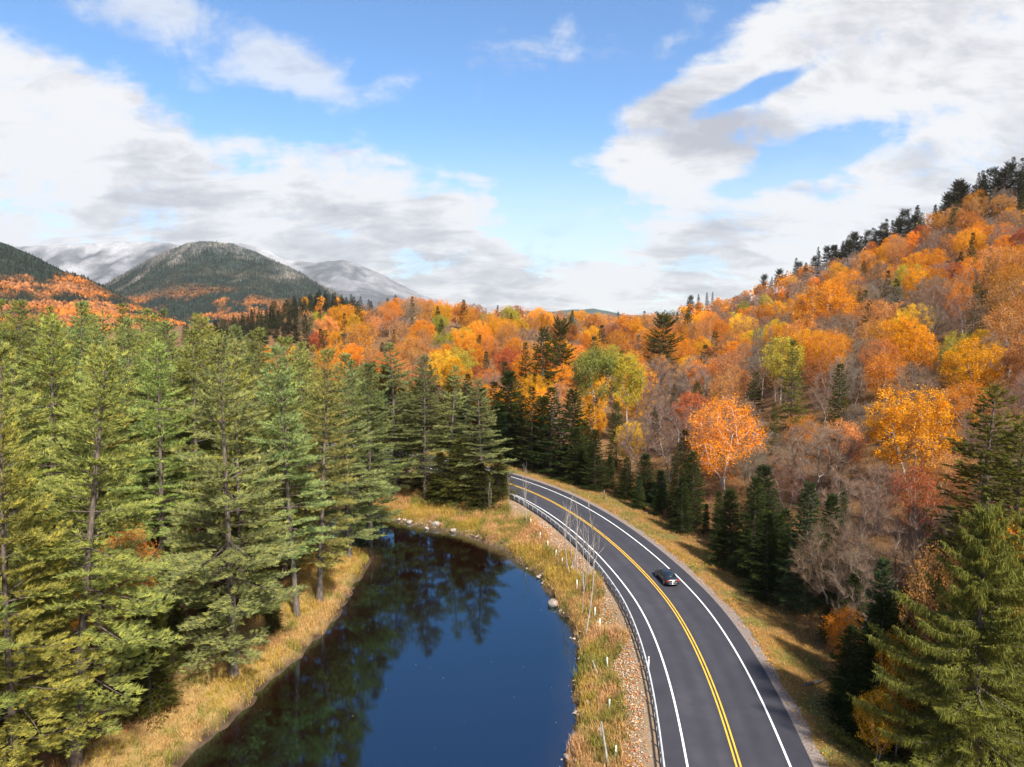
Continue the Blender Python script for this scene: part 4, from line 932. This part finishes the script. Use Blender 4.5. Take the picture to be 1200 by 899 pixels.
# ------------------------------------------------------------------ white planting stakes in the bank grass
M_stake = noisy_mat('stake_plastic', [(.3, (.62, .64, .55)), (.6, (.80, .80, .74))], 3, .6, 3)
st_px = [(622, 612), (633, 630), (642, 642), (651, 653), (669, 671), (676, 691), (697, 724), (703, 738), (712, 783), (714, 831), (721, 888), (737, 914), (659, 662)]
near_w = ['by the far pond corner behind the forked birch', 'second from the far end of the row', 'third from the far end of the row', 'fourth from the far end of the row', 'between the clustered birches and the pond', 'just left of the tall birch stem', 'farther of a close pair below the boulder', 'nearer of a close pair below the boulder', 'beside a broken stub on the bank', 'above the leaning snag', 'right of the leaning snag', 'cut off by the bottom edge', 'just below the third']
for k, (u, v) in enumerate(st_px):
    x, y = at(u, v, -.9); z = hz(x, y); x, y = at(u, v, z); z = hz(x, y); h = .8 + .3 * rnd.random()
    Vt, Ft = tube([(0, 0, -.1), (0, 0, h * .5), (.0, 0, h)], [.055, .055, .05], 7); Vt = np.concatenate([Vt, [[0, 0, h - .03]]]); n = len(Vt) - 1
    e = obj_bm('planting_tube', Vt, [Ft, np.array([(14 + q, 14 + (q + 1) % 7, n) for q in range(7)])], M_stake, None); e.location = (x, y, z); e.rotation_euler = (rnd.gauss(0, .06), rnd.gauss(0, .06), 0)
    tag(e, 'white planting tube in the bank grass, ' + near_w[k], 'planting tube', 'white planting tubes on the bank')
# ------------------------------------------------------------------ thin birches, snags and bare shrubs on the bank
def sap(u, vb, vt, wf, label, var, kind='birch_sapling', proto='sapling', cat='sapling', lean=(0, 0)):
    x, y = at(u, vb, -.8); z = hz(x, y); x, y = at(u, vb, z); z = hz(x, y); zt = CAMZ - y * (vt - HOR) / FPX; h = max(1.2, zt - z)
    tr, cr, h0 = PROTO[proto][var]; sc = h / h0; e = empty(kind, (x, y, z - .08), rnd.random() * 6, label, cat, 'bare saplings on the bank'); e.scale = (sc * wf, sc * wf, sc); e.rotation_euler = (lean[1], lean[0], rnd.random() * 6)
    link('trunk', tr, e); c = link('twigs', cr, e); c.color = (.40, .33, .28, 1)
sap(686, 745, 590, 1.1, 'tallest white birch stem on the bank, rising past the guardrail', 0)
sap(672, 668, 575, 1.1, 'twin white birch stem in the cluster before the guardrail', 2)
sap(664, 668, 585, 1.0, 'left white birch stem in the cluster before the guardrail', 1)
sap(677, 672, 600, .9, 'crooked birch leaning right in the cluster before the guardrail', 1, lean=(.16, 0))
sap(617, 611, 541, 1.0, 'forked white birch standing alone near the far guardrail', 1)
sap(612, 606, 563, 1.0, 'thin grey sapling just left of the forked birch', 0)
sap(597, 600, 556, .8, 'faint thin sapling beside the low firs at the bend', 0)
sap(574, 600, 564, 1.3, 'white forked birch in front of the low firs on the point', 2)
sap(627, 597, 582, 1.6, 'tiny bare sapling against the far guardrail', 2)
sap(682, 720, 668, 1.0, 'short grey sapling left of the tallest birch stem', 0)
sap(655, 664, 618, 1.0, 'thin mauve sapling left of the birch cluster', 0)
sap(683, 700, 612, 1.3, 'pale many branched sapling just left of the tallest birch', 2)
sap(668, 676, 596, 1.3, 'branching pale stem at the front of the birch cluster', 0)
sap(690, 672, 628, 1.6, 'small curved sapling right of the birch cluster', 2, lean=(.25, 0))
def snag(u, v, h, lean, label, r=.09):
    x, y = at(u, v, -.9); z = hz(x, y); x, y = at(u, v, z); z = hz(x, y); t_ = np.linspace(0, 1, 6); Q = np.stack([lean * t_ * h, .05 * np.sin(t_ * 5) * h * .3, h * t_ - .1], 1)
    pts = [tube(Q, r * (1 - .55 * t_), 7), prisms(Q[3:4], Q[3:4] + [[-.28, .1, .35]], np.array([r * .5]), np.array([.012]), 5)]
    V, F = join(pts); e = obj_bm('dead_snag', V, [F], M_pale, None, True); e.location = (x, y, z); tag(e, label, 'snag')
snag(713, 898, 3.4, -.16, 'pale dead snag leaning left in the near bank grass', .11); snag(704, 872, 1.7, -.02, 'short pale stub leaning against the near snag', .09); snag(700, 789, 1.3, -.35, 'broken grey stub low on the bank beside a planting tube', .10)
e = obj_bm('fallen_log', *[(lambda b: (b[0], [b[1]]))(tube([(-1.2, 0, .12), (-.4, .05, .15), (.5, -.03, .14), (1.2, .04, .1)], [.13, .15, .14, .11], 8))][0], M_bark, None, True); x, y = at(953, 797, -.1); e.location = (x, y, hz(x, y)); e.rotation_euler = (0, 0, .45); tag(e, 'short fallen log lying in the right verge grass', 'log')
e = obj_bm('wooden_post', *[(lambda b: (b[0], [b[1]]))(join([box(-.09, .09, -.09, .09, -.3, 1.55)]))][0], M_bark, None); x, y = at(708, 579, .2); e.location = (x, y, hz(x, y)); tag(e, 'short brown wooden post before the firs across the road', 'post')
# ------------------------------------------------------------------ shore boulders
def boulder(seed, sx_, sy_, sz):
    bm = bmesh.new(); bmesh.ops.create_icosphere(bm, subdivisions=3, radius=1); g = np.random.default_rng(seed); dirs = rand_unit(9, g); cut = .62 + .3 * g.random(9)
    for v in bm.verts:
        p = np.array(v.co)
        for d, c in zip(dirs, cut):
            k = p @ d
            if k > c: p = p - d * (k - c) * .85
        p = p * (1 + .10 * (fbm(p[0] * 2 + seed, p[1] * 2 + p[2], 3) - .5)); v.co = Vector(p * [sx_, sy_, sz])
    me = bpy.data.meshes.new('boulder'); bm.to_mesh(me); bm.free(); me.materials.append(M_rock)
    for p in me.polygons: p.use_smooth = True
    return me
RK = [boulder(s_, 1, .8, .62) for s_ in range(5)]
rocks = [(511, 616, 1.25, 'largest pale boulder on the far shore below the grassy point'), (500, 619, .5, 'pale stone just left of the largest far shore boulder'), (531, 622, .75, 'low grey boulder right of the largest far shore boulder'), (480, 612, .7, 'brown boulder left on the far shore of the pond'), (444, 604, .6, 'small boulder at the far left shore beside overhanging boughs'), (559, 629, .5, 'upright stone on the curving far shore'),
         (648, 708, .95, 'big pale boulder on the right shore of the pond'), (682, 759, .55, 'rounded stone on the right shore under the tallest birch'), (631, 676, .4, 'small pale stone on the right shore above the big boulder'), (664, 886, .4, 'small pale stone at the near right shore')]
for u, v, s_, l in rocks:
    x, y = at(u, v, WZ + .2); e = link('boulder', RK[rnd.randrange(5)]); e.location = (x, y, WZ + .12 + s_ * .18); e.scale = (s_ * .75,) * 3; e.rotation_euler = (rnd.gauss(0, .2), rnd.gauss(0, .2), rnd.random() * 6); tag(e, l, 'boulder', 'boulders along the shore')
g = np.random.default_rng(77); bmv = []; cl = Cloud()
def pebbles(name, P, size, cols, label, flat=.7):
    n = len(P); Om = np.array([(1, 0, 0), (0, 1, 0), (-1, 0, 0), (0, -1, 0), (0, 0, 1), (0, 0, -.6)], float); Fo = [(0, 1, 4), (1, 2, 4), (2, 3, 4), (3, 0, 4), (1, 0, 5), (2, 1, 5), (3, 2, 5), (0, 3, 5)]
    a = g.random(n) * 6.28; ca, sa = np.cos(a), np.sin(a); V = Om[None] * (size[:, None, None] * (.65 + .7 * g.random((n, 6, 1)))) * np.array([1, .8, flat])
    V = np.stack([V[..., 0] * ca[:, None] - V[..., 1] * sa[:, None], V[..., 0] * sa[:, None] + V[..., 1] * ca[:, None], V[..., 2]], -1) + P[:, None]
    c_ = Cloud()
    for f in Fo: c_.tris(V[:, f[0]], V[:, f[1]], V[:, f[2]], g.random(n), cols)
    link(name, c_.mesh(name, M_stone), kind='stuff', label=label, category='stones')
m, t, out = mat('stone_tints'); b = t.node('ShaderNodeBsdfDiffuse'); vm = t.node('ShaderNodeVectorMath', operation='SCALE'); t.l.new(attr(t, 'col').outputs['Color'], vm.inputs[0]); t.l.new(t.math('MULTIPLY_ADD', attr(t, 'var').outputs['Fac'], .5, .75), vm.inputs['Scale']); t.l.new(vm.outputs[0], b.inputs[0]); t.l.new(b.outputs[0], out.inputs[0]); M_stone = m
n = 900; k = g.integers(0, len(pond), n); q = pond[k] + g.normal(size=(n, 2)) * .28; ok = (q[:, 1] > 40) & ((q[:, 0] > -18) | (q[:, 1] > 100)); q = q[ok]; n = len(q)
pebbles('shore_stones', np.column_stack([q, np.maximum(height(q[:, 0], q[:, 1]), WZ - .05) + .03]), .08 + .26 * g.random(n) ** 3, np.array([.34, .27, .23]) * (.5 + .9 * g.random((n, 1))), 'small wet stones along the shoreline')
n = 17000; s_ = g.random(n) * 130 + 26; i = s_.astype(int); wdt = 6.1 + np.abs(g.normal(size=n)) * 1.15 * (.45 + 1.1 * vnoise(s_ / 7, s_ * 0)); dens = vnoise(s_ / 4 + 9, wdt); ok = (dens > .3) & (wdt < 8.8); i, wdt = i[ok], wdt[ok]; n = len(i)
q = RL[i] - RN[i] * wdt[:, None] + g.normal(size=(n, 2)) * .4; red = g.random((n, 1)) < .42
pebbles('roadside_riprap', np.column_stack([q, height(q[:, 0], q[:, 1]) + .02]), .035 + .085 * g.random(n) ** 1.6, np.where(red, np.array([.40, .16, .075]), np.array([.40, .32, .25])) * (.55 + .8 * g.random((n, 1))), 'loose pale and rusty gravel between the guardrail and grass')
# ------------------------------------------------------------------ grass
def blades(name, XY, zadd, hgt, wid, nb, cols, label, lean=.45, seed=5):
    g = np.random.default_rng(seed); n = len(XY); z = height(XY[:, 0], XY[:, 1]); P = np.column_stack([XY, z + zadd])
    P = np.repeat(P, nb, 0); C = np.repeat(cols, nb, 0) * (.75 + .5 * g.random((n * nb, 1))); H = np.repeat(hgt, nb)[:, None] * (.55 + .6 * g.random((n * nb, 1)))
    a = g.random(n * nb) * 6.28; P[:, :2] += g.normal(size=(n * nb, 2)) * .10; d = np.column_stack([np.cos(a) * lean, np.sin(a) * lean, np.ones(n * nb)]) + g.normal(size=(n * nb, 3)) * .12
    s_ = np.column_stack([-np.sin(a), np.cos(a), 0 * a]) * wid * .5; c_ = Cloud(); M_ = P + d * H * .55 * np.array([.55, .55, 1.1])
    c_.tris(P - s_, P + s_, M_, g.random(n * nb), C); c_.tris(M_ - s_ * .7, M_ + s_ * .7, P + d * H, g.random(n * nb), C)
    link(name, c_.mesh(name, M_col), kind='stuff', label=label, category='grass')
tan, tan2, oliv, och, rus = np.array([.46, .29, .115]), np.array([.52, .30, .15]), np.array([.22, .21, .05]), np.array([.42, .30, .05]), np.array([.36, .16, .06])
def grass_cols(q, g, ol=.5):
    a = fbm(q[:, 0] / 3.2, q[:, 1] / 3.2); b_ = fbm(q[:, 0] / 1.6 + 50, q[:, 1] / 1.6); c = fbm(q[:, 0] / 6 + 90, q[:, 1] / 6)
    C = np.broadcast_to(tan, (len(q), 3)) * 1.0; C = C * (1 - ss(.5, .62, a)[:, None]) + tan2 * ss(.5, .62, a)[:, None]
    C = C * (1 - ss(ol, ol + .12, b_)[:, None]) + oliv * ss(ol, ol + .12, b_)[:, None]; C = C * (1 - .7 * ss(.55, .66, c)[:, None]) + .7 * och * ss(.55, .66, c)[:, None]
    r_ = (g.random(len(q)) < .07)[:, None]; return np.where(r_, rus, C)
g = np.random.default_rng(41)
q = np.column_stack([g.uniform(-26, 18, 130000), g.uniform(36, 128, 130000)]); d, _ = road_d(q[:, 0], q[:, 1]); sd2 = pond_sd(q[:, 0], q[:, 1])
edge = 6.3 + 3.4 * (vnoise(q[:, 1] / 4.5, q[:, 0] / 4.5) - .3)
m_ = (d < -edge) & (sd2 > -.05) & (d > -34) & ((q[:, 0] > -8) | (q[:, 1] > 98)) & (g.random(len(q)) < np.clip(90 / q[:, 1], .45, 1)); q1, s1 = q[m_], sd2[m_]
hh = .42 + .85 * fbm(q1[:, 0] / 2.4, q1[:, 1] / 2.4) ** 1.2
blades('bank_grass', q1, -.05, hh, .05, 4, grass_cols(q1, g), 'tall tan and olive grass on the bank between pond and road', .4)
q = np.column_stack([g.uniform(-44, -8, 60000), g.uniform(34, 104, 60000)]); sd2 = pond_sd(q[:, 0], q[:, 1]); m_ = (sd2 > -.12) & (sd2 < 7.5) & (g.random(len(q)) < 1 - sd2 / 9); q1 = q[m_]
blades('left_bank_grass', q1, -.05, .3 + .6 * fbm(q1[:, 0] / 2, q1[:, 1] / 2), .05, 4, grass_cols(q1, g, .46), 'tan and olive grass on the left bank below the pines', .5)
q = np.column_stack([g.uniform(-45, 34, 90000), g.uniform(32, 165, 90000)]); d, _ = road_d(q[:, 0], q[:, 1]); m_ = (d > 5.9) & (d < 14.5); q1 = q[m_]
cc = grass_cols(q1, g, .42) * .85; blades('verge_grass', q1, -.03, .16 + .38 * fbm(q1[:, 0] / 2, q1[:, 1] / 2) ** 1.5, .05, 4, cc, 'short olive and tan grass on the verge across the road', .7)
# fallen leaves
def litter(name, q, size, cols, label, z=None):
    n = len(q); P = np.column_stack([q, (height(q[:, 0], q[:, 1]) if z is None else np.full(n, z)) + .03 + .05 * g.random(n) * (z is None)]); nn = unit(rand_unit(n, g) * (.5 if z is None else .05) + [0, 0, 1]); a, b_ = frame_of(nn); s_ = size * (.6 + .8 * g.random((n, 1)))
    th = g.random((n, 1)) * 6.28; u_, v_ = a * np.cos(th) + b_ * np.sin(th), -a * np.sin(th) + b_ * np.cos(th); c_ = Cloud(); c_.quads(P - u_ * s_, P - v_ * s_ * .6, P + u_ * s_, P + v_ * s_ * .6, g.random(n), cols); link(name, c_.mesh(name, M_col), kind='stuff', label=label, category='leaves')
def leafcols(n): return np.array([[.55, .24, .03], [.60, .33, .04], [.42, .15, .05], [.5, .28, .12]])[g.integers(0, 4, n)] * (.7 + .6 * g.random((n, 1)))
q = np.column_stack([g.uniform(5, 36, 40000), g.uniform(34, 120, 40000)]); d, _ = road_d(q[:, 0], q[:, 1]); m_ = ((d > 5.3) & (d < 15) & (g.random(40000) < .8)) | ((d < -5.9) & (d > -8.6)); q1 = q[m_]
litter('fallen_leaves', q1, .075, leafcols(len(q1)), 'orange fallen leaves scattered over verge and gravel')
q = np.column_stack([g.uniform(-24, 6, 60), g.uniform(42, 105, 60)]); q1 = q[pond_sd(q[:, 0], q[:, 1]) < -.4]
litter('floating_leaves', q1, .045, np.full((len(q1), 3), .45) * [1, .8, .6], 'a few leaves floating on the pond', WZ + .0)
# forest floor brush on the slopes, low and brown
q = np.column_stack([g.uniform(8, 120, 60000), g.uniform(38, 150, 60000)]); d, _ = road_d(q[:, 0], q[:, 1]); m_ = (d > 13) & (q[:, 0] < q[:, 1] * .85 + 10); q1 = q[m_][:16000]
blades('slope_brush', q1, -.05, .4 + .9 * g.random(len(q1)) ** 2, .06, 4, np.array([[.22, .14, .10], [.30, .15, .05], [.16, .13, .06], [.42, .19, .04]])[g.integers(0, 4, len(q1))], 'brown brush and seedlings under the hillside trees', .6)
# ------------------------------------------------------------------ the car
def simple_mat(name, col, rough, metal=0.0, coat=0.0, spec=.5, noise=.15):
    m, t, out = mat(name); b = t.node('ShaderNodeBsdfPrincipled'); f = t.noise(t.node('ShaderNodeTexCoord').outputs['Object'], 3.0, 4)
    c = t.ramp(f, [(.3, tuple(x * (1 - noise) for x in col)), (.7, tuple(min(1, x * (1 + noise)) for x in col))]); t.l.new(c, b.inputs['Base Color'])
    b.inputs['Roughness'].default_value = rough; b.inputs['Metallic'].default_value = metal; b.inputs['Coat Weight'].default_value = coat; b.inputs['Specular IOR Level'].default_value = spec; t.l.new(b.outputs[0], out.inputs[0]); return m
M_car = simple_mat('black_car_paint', (.012, .013, .017), .28, coat=.7); M_glass = simple_mat('tinted_glass', (.012, .018, .024), .06, spec=1.0); M_tyre = simple_mat('tyre_rubber', (.018, .018, .018), .85); M_rim = simple_mat('alloy', (.62, .62, .63), .3, .6); M_red = simple_mat('red_lens', (.50, .012, .012), .2, coat=.5); M_chrome = simple_mat('bright_trim', (.72, .73, .74), .22, .55); M_plate = simple_mat('plate', (.78, .77, .72), .5); M_lens = simple_mat('clear_lens', (.6, .62, .65), .12)
ci = int(np.argmin(((off(1.75) - np.array(at(776, 678, .1))) ** 2).sum(1))); cpz = off(1.75)[ci]
car = empty('parked_car' if False else 'sedan_car', (cpz[0], cpz[1], .006), math.atan2(RT[ci][1], RT[ci][0]) - math.pi / 2, 'black sedan driving away in the right lane', 'car')
car.scale = (.87, .87, .87)
ys_ = [-2.36, -2.30, -2.05, -1.75, -1.2, -.4, .4, 1.0, 1.6, 2.05, 2.28, 2.36]; deck = [.78, .96, 1.02, 1.02, .97, .95, .95, .96, .90, .82, .72, .6]; hw_ = [.72, .82, .88, .90, .91, .91, .91, .91, .90, .87, .80, .68]; lowz = [.42, .30, .24, .22, .22, .22, .22, .22, .22, .24, .28, .38]
rows_ = []
for y_, dk, hw, lz in zip(ys_, deck, hw_, lowz):
    half = [(0, lz), (hw * .86, lz), (hw * .985, lz + .14), (hw, (lz + dk) * .52), (hw * .965, dk - .10), (hw * .86, dk - .02), (hw * .5, dk), (0, dk + .012)]
    rows_.append([(x_, y_, z_) for x_, z_ in half] + [(-x_, y_, z_) for x_, z_ in half[-2:0:-1]])
V = np.array(rows_).reshape(-1, 3); nr = len(rows_[0]); idx = np.arange(len(V)).reshape(-1, nr)
F = np.stack([idx[:-1], np.roll(idx[:-1], -1, 1), np.roll(idx[1:], -1, 1), idx[1:]], -1).reshape(-1, 4); caps = []
body = bmesh.new(); vs = [body.verts.new(v) for v in V]
for f in F: body.faces.new([vs[k] for k in f])
body.faces.new([vs[k] for k in idx[0]]); body.faces.new([vs[k] for k in idx[-1][::-1]]); bmesh.ops.recalc_face_normals(body, faces=body.faces)
mb = bpy.data.meshes.new('body'); body.to_mesh(mb); body.free(); mb.materials.append(M_car)
for p in mb.polygons: p.use_smooth = True
bd = link('body', mb, car)
cab_b = [(-.80, -1.72), (.80, -1.72), (.80, 1.02), (-.80, 1.02)]; cab_t = [(-.60, -.98), (.60, -.98), (.60, .22), (-.60, .22)]
zb, zt = .94, 1.43; Vc = np.array([(x_, y_, zb) for x_, y_ in cab_b] + [(x_, y_, zt) for x_, y_ in cab_t] + [(-.52, -.8, zt + .035), (.52, -.8, zt + .035), (.52, .06, zt + .035), (-.52, .06, zt + .035)])
Fc = [(0, 1, 5, 4), (1, 2, 6, 5), (2, 3, 7, 6), (3, 0, 4, 7), (4, 5, 9, 8), (5, 6, 10, 9), (6, 7, 11, 10), (7, 4, 8, 11), (8, 9, 10, 11)]
obj_bm('cabin', Vc, [np.array(Fc)], M_car, car)
def pane(name, quad, push, m_, inset=.10, ins2=.12, parent=car):
    q = np.array(quad, float); c = q.mean(0); nrm = np.cross(q[1] - q[0], q[3] - q[0]); nrm /= np.linalg.norm(nrm); q2 = c + (q - c) * np.array([1 - inset] * 3)
    Vq = np.concatenate([q2 + nrm * push, q2 - nrm * .01]); obj_bm(name, Vq, [np.array([(0, 1, 2, 3), (7, 6, 5, 4), (0, 4, 5, 1), (1, 5, 6, 2), (2, 6, 7, 3), (3, 7, 4, 0)])], m_, parent)
A = Vc
pane('rear_window', [A[0], A[1], A[5], A[4]], .012, M_glass); pane('windscreen', [A[2], A[3], A[7], A[6]], .012, M_glass)
def lerp(a, b_, t_): return a + (b_ - a) * t_
for sgn, (b0, b1, t1, t0) in ((1, (A[1], A[2], A[6], A[5])), (-1, (A[3], A[0], A[4], A[7]))):
    for f0, f1 in ((.02, .5), (.5, .98)):
        pane('side_window', [lerp(b0, b1, f0), lerp(b0, b1, f1), lerp(t0, t1, f1), lerp(t0, t1, f0)], .012, M_glass, .13)
for sx__ in (-1, 1):
    for yy in (-1.42, 1.42):
        a = np.linspace(0, 2 * np.pi, 20, endpoint=False); R0 = .325
        prof_ = [(.80, .20), (.80, .29), (.82, R0), (.90, R0), (.925, .29), (.925, .235)]
        Vw = np.array([(sx__ * px_2, yy + np.cos(th) * rr, .325 + np.sin(th) * rr) for px_2, rr in prof_ for th in a]); ii = np.arange(len(Vw)).reshape(-1, 20)
        Fw = np.stack([ii[:-1], np.roll(ii[:-1], -1, 1), np.roll(ii[1:], -1, 1), ii[1:]], -1).reshape(-1, 4); wo_ = obj_bm('wheel', Vw, [Fw], M_tyre, car, True)
        pr = []; Vd = np.concatenate([[(sx__ * .915, yy, .325)], [(sx__ * .912, yy + np.cos(th) * .235, .325 + np.sin(th) * .235) for th in a]]); Fd = np.array([(0, k + 1, (k + 1) % 20 + 1) for k in range(20)])
        obj_bm('rim', Vd, [Fd], M_rim, wo_)
    V_, F_ = box(sx__ * .70 - .14, sx__ * .70 + .13, -2.365, -2.27, .72, .90); obj_bm('tail_light', V_, [F_], M_red, car)
    V_, F_ = box(sx__ * .62 - .14, sx__ * .62 + .14, 2.2, 2.32, .60, .70); obj_bm('headlight', V_, [F_], M_lens, car)
    V_, F_ = box(sx__ * .98 - .08, sx__ * .98 + .08, .72, .84, .98, 1.10); obj_bm('wing_mirror', V_, [F_], M_car, car)
    for yy in (-.75, .25):
        V_, F_ = box(sx__ * .912 - .012, sx__ * .912 + .012, yy - .10, yy + .10, .80, .825); obj_bm('door_handle', V_, [F_], M_chrome, car)
V_, F_ = box(-.54, .54, -2.378, -2.30, .60, .645); obj_bm('trim_strip', V_, [F_], M_chrome, car)
V_, F_ = box(-.155, .155, -2.385, -2.30, .70, .86); obj_bm('number_plate', V_, [F_], M_plate, car)
V_, F_ = box(-.78, .78, -2.40, -2.2, .36, .50); obj_bm('rear_bumper', V_, [F_], M_car, car); V_, F_ = box(-.5, .5, -2.408, -2.395, .40, .44); obj_bm('bumper_trim', V_, [F_], M_chrome, car)
# ------------------------------------------------------------------ air
V_, F_ = box(-7000, 7000, -1200, 6900, -7, 900)
hz_m = bpy.data.materials.new('haze_air'); hz_m.use_nodes = True; hn = hz_m.node_tree; hn.nodes.clear(); ho = hn.nodes.new('ShaderNodeOutputMaterial'); hv = hn.nodes.new('ShaderNodeVolumePrincipled')
hv.inputs['Color'].default_value = (.86, .90, .97, 1); hv.inputs['Density'].default_value = HAZE; hv.inputs['Anisotropy'].default_value = .2; hn.links.new(hv.outputs[0], ho.inputs['Volume'])
obj_bm('haze', V_, [F_], hz_m, None, kind='stuff', label='thin pale air over the whole valley', category='haze')
